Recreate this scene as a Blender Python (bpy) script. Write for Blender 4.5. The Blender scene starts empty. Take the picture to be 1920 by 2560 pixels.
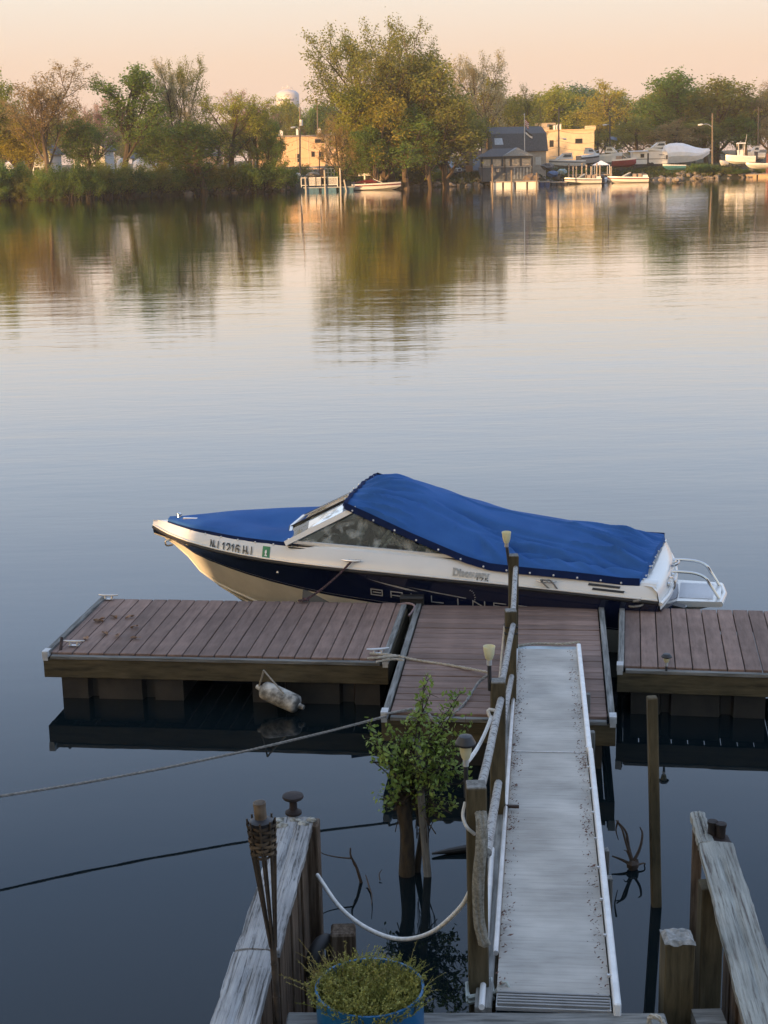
import bpy, bmesh, math, random
import numpy as np
from mathutils import Vector, Matrix, Euler, Quaternion
random.seed(7); np.random.seed(7)
SC = bpy.context.scene
COL = SC.collection
R = math.radians
# ------------------------------------------------------------------ camera
FPX, CAM_H, ROLL = 3700.0, 4.7, -0.022
PITCH = math.atan((1280-390)/FPX)
cp, sp, cr, sr = math.cos(PITCH), math.sin(PITCH), math.cos(ROLL), math.sin(ROLL)
cam = bpy.data.objects.new('camera', bpy.data.cameras.new('camera')); COL.objects.link(cam)
cam.data.sensor_fit = 'VERTICAL'; cam.data.sensor_height = 36; cam.data.lens = FPX/2560*36
cam.data.clip_start = 0.1; cam.data.clip_end = 9000
_r = Vector((1, 0, 0)); _u = Vector((0, sp, cp)); _f = Vector((0, cp, -sp))
_x = _r*cr+_u*sr; _y = -_r*sr+_u*cr
cam.matrix_world = Matrix(((_x.x, _y.x, -_f.x, 0), (_x.y, _y.y, -_f.y, 0), (_x.z, _y.z, -_f.z, CAM_H), (0, 0, 0, 1)))
SC.camera = cam
# ------------------------------------------------------------------ light
SUN_AZ, SUN_EL = R(-135), R(4.2)          # azimuth measured from +Y towards +X: behind the camera, to its left
sdir = Vector((math.sin(SUN_AZ)*math.cos(SUN_EL), math.cos(SUN_AZ)*math.cos(SUN_EL), math.sin(SUN_EL)))
sl = bpy.data.lights.new('sun', 'SUN'); sl.energy = 5.0; sl.angle = R(0.5); sl.color = (1.0, 0.60, 0.28)
so = bpy.data.objects.new('sun', sl); COL.objects.link(so); so.location = sdir*50
so.rotation_euler = (-sdir).to_track_quat('-Z', 'Y').to_euler()
W = bpy.data.worlds.new('World'); SC.world = W; W.use_nodes = True
nt = W.node_tree; nt.nodes.clear(); N = nt.nodes.new; LK = nt.links.new
out = N('ShaderNodeOutputWorld'); bg = N('ShaderNodeBackground'); LK(bg.outputs[0], out.inputs[0])
sky = N('ShaderNodeTexSky'); sky.sky_type = 'NISHITA'; sky.sun_disc = False
sky.sun_elevation = SUN_EL; sky.sun_rotation = SUN_AZ % (2*math.pi); sky.air_density = 1.2; sky.dust_density = 2.0
tc = N('ShaderNodeTexCoord'); sep = N('ShaderNodeSeparateXYZ'); LK(tc.outputs['Generated'], sep.inputs[0])
ramp = N('ShaderNodeValToRGB'); LK(sep.outputs[2], ramp.inputs[0])
# evening sky opposite the sun by sine of elevation: dusty peach band, cream, then pale to deeper blue
stops = [(0.0, (.80, .56, .44)), (.02, (.83, .565, .425)), (.06, (.87, .655, .50)), (.10, (.88, .785, .67)), (.145, (.93, .97, 1.02)),
         (.20, (.93, 1.08, 1.28)), (.30, (.88, 1.13, 1.52)), (.45, (.54, .78, 1.20)), (.65, (.62, .79, 1.12)), (1.0, (.60, .76, 1.08))]
el = ramp.color_ramp.elements
while len(el) > 1: el.remove(el[-1])
el[0].position = stops[0][0]; el[0].color = (*stops[0][1], 1)
for p_, c_ in stops[1:]:
    e_ = el.new(p_); e_.color = (*c_, 1)
dotn = N('ShaderNodeVectorMath'); dotn.operation = 'DOT_PRODUCT'; LK(tc.outputs['Generated'], dotn.inputs[0]); dotn.inputs[1].default_value = sdir
mr = N('ShaderNodeMapRange'); mr.interpolation_type = 'SMOOTHSTEP'; LK(dotn.outputs['Value'], mr.inputs[0])
mr.inputs[1].default_value = -0.1; mr.inputs[2].default_value = 0.9; mr.inputs[3].default_value = 0; mr.inputs[4].default_value = 1
sc1 = N('ShaderNodeVectorMath'); sc1.operation = 'SCALE'; LK(sky.outputs[0], sc1.inputs[0]); sc1.inputs['Scale'].default_value = 0.42
mixw = N('ShaderNodeMix'); mixw.data_type = 'RGBA'; mixw.clamp_result = False
LK(mr.outputs[0], mixw.inputs['Factor']); LK(ramp.outputs[0], mixw.inputs[6]); LK(sc1.outputs[0], mixw.inputs[7])
LK(mixw.outputs[2], bg.inputs[0]); bg.inputs[1].default_value = 0.63
SC.view_settings.view_transform = 'Standard'; SC.view_settings.look = 'None'
SC.view_settings.exposure = 0.73; SC.view_settings.gamma = 1; SC.view_settings.use_curve_mapping = False
SC.render.engine = 'CYCLES'; SC.cycles.max_bounces = 8; SC.cycles.transparent_max_bounces = 8
SC.cycles.caustics_reflective = False; SC.cycles.caustics_refractive = False
# ------------------------------------------------------------------ fitting helpers (photo pixel -> point in the place)
def ray(px, py):
    x, y = px-960, 1280-py
    x, y = x*cr-y*sr, x*sr+y*cr
    a, b = x/FPX, y/FPX
    return Vector((a, cp+b*sp, -sp+b*cp))
def az(px, py, z):
    d = ray(px, py); return Vector((0, 0, CAM_H))+d*((z-CAM_H)/d.z)
def aY(px, py, Y):
    d = ray(px, py); return Vector((0, 0, CAM_H))+d*(Y/d.y)
def proj(p):
    x, y, z = p[0], p[1], p[2]-CAM_H
    Z = y*cp-z*sp; u = y*sp+z*cp
    X, U = FPX*x/Z, FPX*u/Z
    X, U = X*cr+U*sr, -X*sr+U*cr
    return 960+X, 1280-U
def s2l(r, g, b):
    f = lambda v: (v/255/12.92) if v/255 <= .04045 else ((v/255+.055)/1.055)**2.4
    return (f(r), f(g), f(b))
# ------------------------------------------------------------------ materials
MATS = {}
def M(name, col, rough=.6, metal=0, var=.15, vs=4, st=(1, 1, 1), bump=0, bs=40, col2=None, spec=.5, lo=.35, hi=.65, rnd=.12, trans=0, coat=0, detail=5):
    if name in MATS: return MATS[name]
    m = bpy.data.materials.new(name); m.use_nodes = True; t = m.node_tree; n = t.nodes; l = t.links
    b = n['Principled BSDF']; b.inputs['Roughness'].default_value = rough; b.inputs['Metallic'].default_value = metal
    b.inputs['Specular IOR Level'].default_value = spec
    if coat: b.inputs['Coat Weight'].default_value = coat; b.inputs['Coat Roughness'].default_value = .08
    c = n.new('ShaderNodeTexCoord'); mp = n.new('ShaderNodeMapping'); l.new(c.outputs['Object'], mp.inputs[0]); mp.inputs['Scale'].default_value = st
    oi = n.new('ShaderNodeObjectInfo'); vm = n.new('ShaderNodeVectorMath'); vm.operation = 'SCALE'; vm.inputs[0].default_value = (31, 17, 23)
    l.new(oi.outputs['Random'], vm.inputs['Scale']); l.new(vm.outputs[0], mp.inputs['Location'])
    no = n.new('ShaderNodeTexNoise'); no.inputs['Scale'].default_value = vs; no.inputs['Detail'].default_value = detail; no.inputs['Roughness'].default_value = .62
    l.new(mp.outputs[0], no.inputs['Vector'])
    rp = n.new('ShaderNodeValToRGB'); l.new(no.outputs[0], rp.inputs[0])
    rp.color_ramp.elements[0].position = lo; rp.color_ramp.elements[1].position = hi
    c2 = col2 or tuple(min(1, v*(1+var)) for v in col); c1 = col if col2 else tuple(v*(1-var) for v in col)
    rp.color_ramp.elements[0].color = (*c1, 1); rp.color_ramp.elements[1].color = (*c2, 1)
    mu = n.new('ShaderNodeMapRange'); l.new(oi.outputs['Random'], mu.inputs[0]); mu.inputs[3].default_value = 1-rnd; mu.inputs[4].default_value = 1+rnd
    sc = n.new('ShaderNodeVectorMath'); sc.operation = 'SCALE'; l.new(rp.outputs[0], sc.inputs[0]); l.new(mu.outputs[0], sc.inputs['Scale'])
    l.new(sc.outputs[0], b.inputs['Base Color'])
    if bump:
        n2 = n.new('ShaderNodeTexNoise'); n2.inputs['Scale'].default_value = bs; n2.inputs['Detail'].default_value = 4; l.new(mp.outputs[0], n2.inputs['Vector'])
        bp = n.new('ShaderNodeBump'); bp.inputs['Strength'].default_value = bump; bp.inputs['Distance'].default_value = .01
        l.new(n2.outputs[0], bp.inputs['Height']); l.new(bp.outputs[0], b.inputs['Normal'])
    if trans:
        tr = n.new('ShaderNodeBsdfTranslucent'); l.new(sc.outputs[0], tr.inputs[0]); mx = n.new('ShaderNodeMixShader'); mx.inputs[0].default_value = trans
        l.new(b.outputs[0], mx.inputs[1]); l.new(tr.outputs[0], mx.inputs[2]); l.new(mx.outputs[0], n['Material Output'].inputs[0])
    MATS[name] = m; return m
def WOOD(name, dark, mid, light, st=(1.2, 14, 14), vs=3, bump=.35, rough=.8, rnd=.15, crack=0):
    """boards: grain runs along the object's local X"""
    if name in MATS: return MATS[name]
    m = bpy.data.materials.new(name); m.use_nodes = True; t = m.node_tree; n = t.nodes; l = t.links
    b = n['Principled BSDF']; b.inputs['Roughness'].default_value = rough; b.inputs['Specular IOR Level'].default_value = .3
    c = n.new('ShaderNodeTexCoord'); mp = n.new('ShaderNodeMapping'); l.new(c.outputs['Object'], mp.inputs[0]); mp.inputs['Scale'].default_value = st
    oi = n.new('ShaderNodeObjectInfo'); vm = n.new('ShaderNodeVectorMath'); vm.operation = 'SCALE'; vm.inputs[0].default_value = (31, 57, 23)
    l.new(oi.outputs['Random'], vm.inputs['Scale']); l.new(vm.outputs[0], mp.inputs['Location'])
    no = n.new('ShaderNodeTexNoise'); no.inputs['Scale'].default_value = vs; no.inputs['Detail'].default_value = 8; no.inputs['Roughness'].default_value = .65
    no.inputs['Distortion'].default_value = .15
    l.new(mp.outputs[0], no.inputs['Vector'])
    rp = n.new('ShaderNodeValToRGB'); l.new(no.outputs[0], rp.inputs[0]); e = rp.color_ramp.elements
    e[0].position = .33+crack; e[0].color = (*dark, 1); e[1].position = .68; e[1].color = (*light, 1); k = e.new(.47+crack*.4); k.color = (*mid, 1)
    # blotches that follow no grain: damp, algae, bleached patches
    n3 = n.new('ShaderNodeTexNoise'); n3.inputs['Scale'].default_value = 2.3; n3.inputs['Detail'].default_value = 5; l.new(c.outputs['Object'], n3.inputs['Vector'])
    mr_ = n.new('ShaderNodeMapRange'); l.new(n3.outputs[0], mr_.inputs[0]); mr_.inputs[1].default_value = .3; mr_.inputs[2].default_value = .7; mr_.inputs[3].default_value = .72; mr_.inputs[4].default_value = 1.22
    mu = n.new('ShaderNodeMapRange'); l.new(oi.outputs['Random'], mu.inputs[0]); mu.inputs[3].default_value = 1-rnd; mu.inputs[4].default_value = 1+rnd
    mm = n.new('ShaderNodeMath'); mm.operation = 'MULTIPLY'; l.new(mr_.outputs[0], mm.inputs[0]); l.new(mu.outputs[0], mm.inputs[1])
    sc = n.new('ShaderNodeVectorMath'); sc.operation = 'SCALE'; l.new(rp.outputs[0], sc.inputs[0]); l.new(mm.outputs[0], sc.inputs['Scale'])
    l.new(sc.outputs[0], b.inputs['Base Color'])
    bp = n.new('ShaderNodeBump'); bp.inputs['Strength'].default_value = bump; bp.inputs['Distance'].default_value = .012
    l.new(no.outputs[0], bp.inputs['Height']); l.new(bp.outputs[0], b.inputs['Normal'])
    MATS[name] = m; return m
def GLASS(name, tint=(.85, .9, .88), refl=.04, rough=.02, opaq=.0, ocol=(.4, .4, .38)):
    if name in MATS: return MATS[name]
    m = bpy.data.materials.new(name); m.use_nodes = True; t = m.node_tree; n = t.nodes; l = t.links; n.remove(n['Principled BSDF'])
    tr = n.new('ShaderNodeBsdfTransparent'); tr.inputs[0].default_value = (*tint, 1); gl = n.new('ShaderNodeBsdfGlossy'); gl.inputs['Roughness'].default_value = rough
    fr = n.new('ShaderNodeFresnel'); fr.inputs[0].default_value = 1.5; mx = n.new('ShaderNodeMixShader'); l.new(fr.outputs[0], mx.inputs[0]); l.new(tr.outputs[0], mx.inputs[1]); l.new(gl.outputs[0], mx.inputs[2])
    df = n.new('ShaderNodeBsdfDiffuse'); df.inputs[0].default_value = (*ocol, 1); no = n.new('ShaderNodeTexNoise'); no.inputs['Scale'].default_value = 9; no.inputs['Detail'].default_value = 6
    c = n.new('ShaderNodeTexCoord'); l.new(c.outputs['Object'], no.inputs['Vector']); rr = n.new('ShaderNodeMapRange'); l.new(no.outputs[0], rr.inputs[0]); rr.inputs[1].default_value = .5; rr.inputs[2].default_value = .7; rr.inputs[4].default_value = opaq
    m2 = n.new('ShaderNodeMixShader'); l.new(rr.outputs[0], m2.inputs[0]); l.new(mx.outputs[0], m2.inputs[1]); l.new(df.outputs[0], m2.inputs[2]); l.new(m2.outputs[0], n['Material Output'].inputs[0])
    MATS[name] = m; return m
# ------------------------------------------------------------------ mesh builder
class MB:
    def __init__(s): s.v = []; s.f = []
    def add(s, vs, fs):
        o = len(s.v); s.v += [tuple(p) for p in vs]; s.f += [tuple(i+o for i in f) for f in fs]; return s
    def quad(s, a, b, c, d): return s.add([a, b, c, d], [(0, 1, 2, 3)])
    def hexa(s, b, t):           # bottom quad, top quad (ccw seen from above)
        return s.add(list(b)+list(t), [(3, 2, 1, 0), (4, 5, 6, 7), (0, 1, 5, 4), (1, 2, 6, 5), (2, 3, 7, 6), (3, 0, 4, 7)])
    def box(s, x0, x1, y0, y1, z0, z1):
        return s.hexa([(x0, y0, z0), (x1, y0, z0), (x1, y1, z0), (x0, y1, z0)], [(x0, y0, z1), (x1, y0, z1), (x1, y1, z1), (x0, y1, z1)])
    def beam(s, p0, p1, w, h, up=(0, 0, 1)):
        p0 = Vector(p0); p1 = Vector(p1); d = (p1-p0).normalized(); sd = d.cross(Vector(up))
        if sd.length < 1e-5: sd = Vector((1, 0, 0))
        sd = sd.normalized()*w/2; u = sd.cross(d).normalized()*h/2
        return s.hexa([p0+sd-u, p1+sd-u, p1-sd-u, p0-sd-u], [p0+sd+u, p1+sd+u, p1-sd+u, p0-sd+u])
    def tube(s, pts, r, n=8, cap=True):
        pts = [Vector(p) for p in pts]; rs = r if isinstance(r, (list, tuple)) else [r]*len(pts)
        T = []
        for i in range(len(pts)):
            t = pts[min(i+1, len(pts)-1)]-pts[max(i-1, 0)]; T.append(t.normalized() if t.length > 1e-9 else Vector((0, 0, 1)))
        a = T[0].orthogonal().normalized(); vs = []; fs = []
        for i, p in enumerate(pts):
            a = a-T[i]*a.dot(T[i])
            a = a.normalized() if a.length > 1e-6 else T[i].orthogonal().normalized()
            b = T[i].cross(a)
            for k in range(n):
                q = 2*math.pi*k/n; vs.append(p+(a*math.cos(q)+b*math.sin(q))*rs[i])
        for i in range(len(pts)-1):
            for k in range(n):
                k2 = (k+1) % n; fs.append((i*n+k, i*n+k2, (i+1)*n+k2, (i+1)*n+k))
        if cap: fs.append(tuple(range(n-1, -1, -1))); fs.append(tuple(range((len(pts)-1)*n, len(pts)*n)))
        return s.add(vs, fs)
    def rope(s, pts, r, pitch=None, n=5):
        pts = smooth(pts, max(8, int(plen(pts)/(r*1.6)))); pitch = pitch or r*9
        cum = [0]
        for a, b in zip(pts, pts[1:]): cum.append(cum[-1]+(b-a).length)
        for k in range(3):
            q = []
            for i, p in enumerate(pts):
                t = (pts[min(i+1, len(pts)-1)]-pts[max(i-1, 0)]).normalized(); a = t.orthogonal().normalized() if abs(t.z) > .95 else t.cross(Vector((0, 0, 1))).normalized(); b = t.cross(a)
                w = 2*math.pi*(cum[i]/pitch+k/3); q.append(p+(a*math.cos(w)+b*math.sin(w))*r*.5)
            s.tube(q, r*.55, n)
        return s
    def lathe(s, prof, n=20, c=(0, 0, 0), close=True):
        vs = []; fs = []; m = len(prof)
        for r, z in prof:
            for k in range(n):
                q = 2*math.pi*k/n; vs.append((c[0]+r*math.cos(q), c[1]+r*math.sin(q), c[2]+z))
        for i in range(m-1):
            for k in range(n):
                k2 = (k+1) % n; fs.append((i*n+k, i*n+k2, (i+1)*n+k2, (i+1)*n+k))
        if close: fs.append(tuple(range(n-1, -1, -1))); fs.append(tuple(range((m-1)*n, m*n)))
        return s.add(vs, fs)
    def prism(s, poly, d):       # planar polygon (3-D points) swept by vector d
        n = len(poly); d = Vector(d); a = [Vector(p) for p in poly]; b = [p+d for p in a]
        return s.add(a+b, [tuple(range(n-1, -1, -1)), tuple(range(n, 2*n))]+[(i, (i+1) % n, n+(i+1) % n, n+i) for i in range(n)])
    def grid(s, P):              # rows of points
        m, n = len(P), len(P[0]); return s.add([p for r in P for p in r], [(i*n+j, i*n+j+1, (i+1)*n+j+1, (i+1)*n+j) for i in range(m-1) for j in range(n-1)])
    def blob(s, c, rx, ry, rz, rng, rough=.25, n=7, m=5):
        ph = [rng.random()*6.28 for _ in range(4)]
        vs = []; fs = []
        for i in range(m+1):
            th = math.pi*i/m
            for k in range(n):
                q = 2*math.pi*k/n; f = 1+rough*(rng.random()-.5)*2
                vs.append((c[0]+rx*f*math.sin(th)*math.cos(q+ph[0]), c[1]+ry*f*math.sin(th)*math.sin(q+ph[0]), c[2]+rz*f*math.cos(th)))
        for i in range(m):
            for k in range(n): fs.append((i*n+k, (i+1)*n+k, (i+1)*n+(k+1) % n, i*n+(k+1) % n))
        return s.add(vs, fs)
    def mesh(s, name, off=(0, 0, 0)):
        me = bpy.data.meshes.new(name); o = off
        me.from_pydata([(p[0]-o[0], p[1]-o[1], p[2]-o[2]) for p in s.v], [], s.f); me.update(); return me
def plen(pts): return sum((Vector(b)-Vector(a)).length for a, b in zip(pts, pts[1:]))
def smooth(pts, n):
    P = [Vector(p) for p in pts]
    if len(P) == 2: return [P[0].lerp(P[1], i/(n-1)) for i in range(n)]
    P = [P[0]*2-P[1]]+P+[P[-1]*2-P[-2]]; res = []; m = len(P)-3
    for i in range(n):
        t = i/(n-1)*m; k = min(int(t), m-1); t -= k; a, b, c, d = P[k:k+4]
        res.append(.5*((2*b)+(c-a)*t+(2*a-5*b+4*c-d)*t*t+(3*b-a-3*c+d)*t**3))
    return res
def sag(a, b, d, n=24):
    a = Vector(a); b = Vector(b); return [a.lerp(b, i/(n-1))-Vector((0, 0, 4*d*(i/(n-1))*(1-i/(n-1)))) for i in range(n)]
def props(o, label=None, cat=None, group=None, kind=None):
    if label: o['label'] = label
    if cat: o['category'] = cat
    if group: o['group'] = group
    if kind: o['kind'] = kind
    return o
def setsmooth(me, ang=None):
    for p in me.polygons: p.use_smooth = True
    if ang is not None:
        try: me.set_sharp_from_angle(angle=R(ang))
        except Exception: pass
def obj(name, me, mat, parent=None, loc=None, sm=None):
    o = bpy.data.objects.new(name, me); COL.objects.link(o)
    if mat is not None and len(me.materials) == 0: me.materials.append(mat)
    if parent is not None: o.parent = parent
    if loc is not None: o.location = loc
    if sm: setsmooth(me, sm)
    return o
def solo(name, mb, mat, label=None, cat=None, group=None, loc=(0, 0, 0), sm=None, kind=None):
    return props(obj(name, mb.mesh(name, loc), mat, None, loc, sm), label, cat, group, kind)
class Thing:
    def __init__(s, name, label, cat, loc=(0, 0, 0), group=None, rz=0, local=False):
        s.o = bpy.data.objects.new(name, None); COL.objects.link(s.o); s.o.empty_display_size = .2
        s.o.location = loc; s.o.rotation_euler = (0, 0, rz); props(s.o, label, cat, group); s.off = (0, 0, 0) if local else tuple(loc)
    def part(s, name, mb, mat, parent=None, sm=None, label=None):
        o = obj(name, mb.mesh(name, s.off), mat, parent or s.o, None, sm)
        if label: o['label'] = label
        return o
    def bar(s, name, p0, p1, w, h, mat, parent=None, up=(0, 0, 1), bev=.004):
        return bar(name, Vector(p0)-Vector(s.off), Vector(p1)-Vector(s.off), w, h, mat, parent or s.o, up, bev)
BOXES = {}
def bar(name, p0, p1, w, h, mat, parent=None, up=(0, 0, 1), bev=.004):
    """a board or post: length along its own X; w sideways, h along 'up'"""
    p0 = Vector(p0); p1 = Vector(p1); d = p1-p0; L_ = d.length; d.normalize(); up = Vector(up)
    y = up.cross(d); y = y.normalized() if y.length > 1e-5 else d.orthogonal().normalized(); z = d.cross(y)
    key = (round(L_, 3), w, h, bev, mat.name)
    if key not in BOXES:
        bm = bmesh.new(); bmesh.ops.create_cube(bm, size=1); bmesh.ops.scale(bm, vec=(L_, w, h), verts=bm.verts)
        if bev: bmesh.ops.bevel(bm, geom=list(bm.edges), offset=bev, segments=1, affect='EDGES')
        me = bpy.data.meshes.new(name); bm.to_mesh(me); bm.free(); me.materials.append(mat); BOXES[key] = me
    o = bpy.data.objects.new(name, BOXES[key]); COL.objects.link(o)
    c = (p0+p1)/2
    o.parent = parent
    o.matrix_basis = Matrix(((d.x, y.x, z.x, c.x), (d.y, y.y, z.y, c.y), (d.z, y.z, z.z, c.z), (0, 0, 0, 1)))
    return o
def textmesh(s, size=1, outline=0, bold=0):
    cu = bpy.data.curves.new('t', 'FONT'); cu.body = s; cu.size = size; cu.offset = bold
    if outline: cu.fill_mode = 'NONE'; cu.bevel_depth = outline; cu.bevel_resolution = 0
    o = bpy.data.objects.new('t', cu); COL.objects.link(o); bpy.context.view_layer.update()
    e = o.evaluated_get(bpy.context.evaluated_depsgraph_get()); me = e.to_mesh()
    v = [tuple(p.co) for p in me.vertices]; f = [tuple(p.vertices) for p in me.polygons]; e.to_mesh_clear()
    bpy.data.objects.remove(o); bpy.data.curves.remove(cu); return v, f
ORD = 'first second third fourth fifth sixth seventh eighth ninth tenth eleventh twelfth thirteenth fourteenth fifteenth sixteenth seventeenth eighteenth nineteenth twentieth twenty-first twenty-second twenty-third twenty-fourth twenty-fifth twenty-sixth twenty-seventh twenty-eighth twenty-ninth thirtieth'.split()
# ================================================================== SETTING: water, far ground
def water_mat():
    m = bpy.data.materials.new('river_water'); m.use_nodes = True; t = m.node_tree; n = t.nodes; l = t.links; b = n['Principled BSDF']
    pass
    c = n.new('ShaderNodeTexCoord')
    def noise(st, sc, det, rot=0):
        mp = n.new('ShaderNodeMapping'); mp.inputs['Scale'].default_value = st; mp.inputs['Rotation'].default_value = (0, 0, rot); l.new(c.outputs['Object'], mp.inputs[0])
        no = n.new('ShaderNodeTexNoise'); no.inputs['Scale'].default_value = sc; no.inputs['Detail'].default_value = det; no.inputs['Roughness'].default_value = .5; l.new(mp.outputs[0], no.inputs[0]); return no.outputs[0]
    def math_(op, a, b_):
        k = n.new('ShaderNodeMath'); k.operation = op
        for i, v in enumerate((a, b_)):
            if isinstance(v, (int, float)): k.inputs[i].default_value = v
            else: l.new(v, k.inputs[i])
        return k.outputs[0]
    h = math_('ADD', math_('MULTIPLY', noise((.33, 1, 1), .9, 2, .12), 1.0), math_('MULTIPLY', noise((.4, 1, 1), 3.2, 2, -.1), .22))
    h = math_('ADD', h, math_('MULTIPLY', noise((.5, 1, 1), .22, 1, .05), 1.5)); h = math_('ADD', h, math_('MULTIPLY', noise((.3, 1, 1), 6.5, 2, .03), .24))
    sx = n.new('ShaderNodeSeparateXYZ'); l.new(c.outputs['Object'], sx.inputs[0])
    near = n.new('ShaderNodeMapRange'); near.interpolation_type = 'SMOOTHSTEP'; l.new(sx.outputs[1], near.inputs[0])
    near.inputs[1].default_value = 9; near.inputs[2].default_value = 30; near.inputs[3].default_value = .16; near.inputs[4].default_value = 1     # still water in the lee of the docks
    pat = n.new('ShaderNodeMapRange'); l.new(noise((.25, 1, 1), .035, 2), pat.inputs[0]); pat.inputs[1].default_value = .35; pat.inputs[2].default_value = .68; pat.inputs[3].default_value = .55; pat.inputs[4].default_value = 1.5
    h = math_('MULTIPLY', math_('MULTIPLY', h, near.outputs[0]), pat.outputs[0])
    bp = n.new('ShaderNodeBump'); bp.inputs['Strength'].default_value = 1; bp.inputs['Distance'].default_value = WAVE; l.new(h, bp.inputs['Height'])
    df = n.new('ShaderNodeBsdfDiffuse'); df.inputs[0].default_value = (.004, .008, .010, 1); gl = n.new('ShaderNodeBsdfGlossy'); gl.inputs['Roughness'].default_value = .015; gl.inputs['Color'].default_value = (1, 1, 1, 1)
    fr = n.new('ShaderNodeFresnel'); fr.inputs[0].default_value = 1.333; l.new(bp.outputs[0], gl.inputs['Normal']); l.new(bp.outputs[0], fr.inputs['Normal'])
    fac = math_('MINIMUM', math_('MULTIPLY', fr.outputs[0], math_('ADD', math_('MULTIPLY', fr.outputs[0], .75), 1.08)), .97); mx = n.new('ShaderNodeMixShader'); l.new(fac, mx.inputs[0]); l.new(df.outputs[0], mx.inputs[1]); l.new(gl.outputs[0], mx.inputs[2])
    l.new(mx.outputs[0], n['Material Output'].inputs[0]); n.remove(b)
    return m
WAVE = .0088; HAZE = .00019
wm = MB(); wm.add([(-900, -30, 0), (900, -30, 0), (900, 420, 0), (-900, 420, 0)], [(0, 1, 2, 3)])
solo('river_water', wm, water_mat(), kind='structure')
# evening air: one even box of pale haze round everything, so that the far bank softens
hz = MB(); hz.box(-1450, 1450, -75, 1500, -2.2, 62); hm = bpy.data.materials.new('haze'); hm.use_nodes = True; hn = hm.node_tree.nodes; hn.remove(hn['Principled BSDF'])
pv = hn.new('ShaderNodeVolumePrincipled'); pv.inputs['Color'].default_value = (.95, .94, .92, 1); pv.inputs['Density'].default_value = HAZE; hm.node_tree.links.new(pv.outputs[0], hn['Material Output'].inputs['Volume'])
solo('haze', hz, hm, kind='stuff')
# far bank: shoreline read off the photograph's waterline
SHPX = [(-900, 520), (-420, 512), (-100, 505), (0, 501), (150, 500), (300, 493), (500, 484), (640, 480), (700, 478), (738, 473), (760, 463), (880, 462), (905, 469), (1000, 471), (1100, 468), (1220, 464),
        (1380, 456), (1420, 451), (1640, 450), (1800, 446), (1920, 442), (2050, 438), (2500, 425)]
SH = [az(a, b, 0) for a, b in SHPX]
def shoreY(x):
    for a, b in zip(SH, SH[1:]):
        if a.x <= x <= b.x: return a.y+(b.y-a.y)*(x-a.x)/(b.x-a.x)
    return SH[0].y if x < SH[0].x else SH[-1].y
GPROF = [(-3, -.6), (0, .02), (1.2, .55), (3, 1.0), (7, 1.5), (16, 1.8), (60, 2.0), (160, 2.2), (500, 2.5), (1100, 3)]
def gz(x, y):
    d = y-shoreY(x)
    for (a, za), (b, zb) in zip(GPROF, GPROF[1:]):
        if a <= d <= b: return za+(zb-za)*(d-a)/(b-a)
    return GPROF[0][1] if d < GPROF[0][0] else GPROF[-1][1]
g = MB(); rows = []; rg = random.Random(3)
xs = [-900, -500]+[SH[1].x+(SH[-1].x-SH[1].x)*i/150 for i in range(151)]+[500, 900]
for d, z in GPROF: rows.append([(x*(1+max(0, d)/2400), shoreY(x)+d+(rg.uniform(-.5, .5) if d < 8 else 0), z+(rg.uniform(-.12, .12) if 0 < d < 60 else 0)) for x in xs])
g.grid(rows)
EARTH = M('bank_earth', (.035, .038, .018), .95, vs=.25, col2=(.10, .085, .05), bump=.5, bs=3, spec=.1)
solo('far_bank_ground', g, EARTH, kind='structure', sm=60)
nb = MB(); nb.hexa([(-140, -60, -1), (140, -60, -1), (140, 5.35, -1), (-140, 5.35, -1)], [(-140, -60, .86), (140, -60, .86), (140, 5.35, .86), (-140, 5.35, .86)])
solo('near_bank_ground', nb, EARTH, kind='structure')
# ================================================================== DOCKS
DECKW = WOOD('composite_decking', (.145, .095, .076), (.19, .126, .102), (.235, .160, .132), st=(1, 6, 6), vs=4, bump=.12, rough=.75, rnd=.2)
TREAT = WOOD('treated_timber', (.036, .029, .016), (.068, .055, .030), (.105, .084, .048), st=(1.2, 9, 9), vs=3, bump=.3)
GREYW = WOOD('grey_timber', (.07, .07, .065), (.16, .16, .15), (.26, .26, .25), st=(1.2, 16, 16), vs=3, bump=.4)
PLAST = M('float_plastic', (.012, .0115, .010), .5, vs=3, col2=(.040, .034, .027), bump=.2, bs=12)
ALU = M('aluminium', (.46, .47, .48), .45, .7, vs=6, col2=(.62, .63, .64), bump=.1)
WHITE = M('white_paint', (.62, .63, .63), .5, vs=9, col2=(.78, .78, .77), bump=.08)
BLACK = M('black_rubber', (.012, .012, .013), .6, vs=9)
RUST = M('rusty_steel', (.035, .022, .018), .75, .4, vs=14, col2=(.075, .045, .035), bump=.4)
ROPE_T = M('tan_rope', (.28, .25, .20), .9, vs=40, col2=(.42, .39, .33)); ROPE_W = M('white_rope', (.50, .50, .48), .85, vs=40, col2=(.68, .67, .64))
ROPE_G = M('grey_rope', (.16, .155, .145), .9, vs=40, col2=(.30, .29, .27)); ROPE_B = M('dark_rope', (.02, .018, .022), .9, vs=120, col2=(.22, .10, .11), lo=.52, hi=.6)
def cleat(name, pos, ang, mat, L_=.2, h=.045, parent=None, label=None):
    m = MB(); c, s = math.cos(ang), math.sin(ang); P = lambda a, z: (pos[0]+a*c, pos[1]+a*s, pos[2]+z)
    m.tube([P(-L_/2, h*1.05), P(-L_*.25, h*.92), P(L_*.25, h*.92), P(L_/2, h*1.05)], [.006, .011, .011, .006], 8)
    for k in (-1, 1): m.tube([P(k*L_*.17, 0), P(k*L_*.17, h*.9)], [.015, .009], 8)
    m.beam(P(-L_*.24, .003), P(L_*.24, .003), .04, .006)
    if parent is None: return solo(name, m, mat, label, 'cleat', 'cleats on the docks', loc=pos, sm=40)
    return m
DZ = .45
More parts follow.
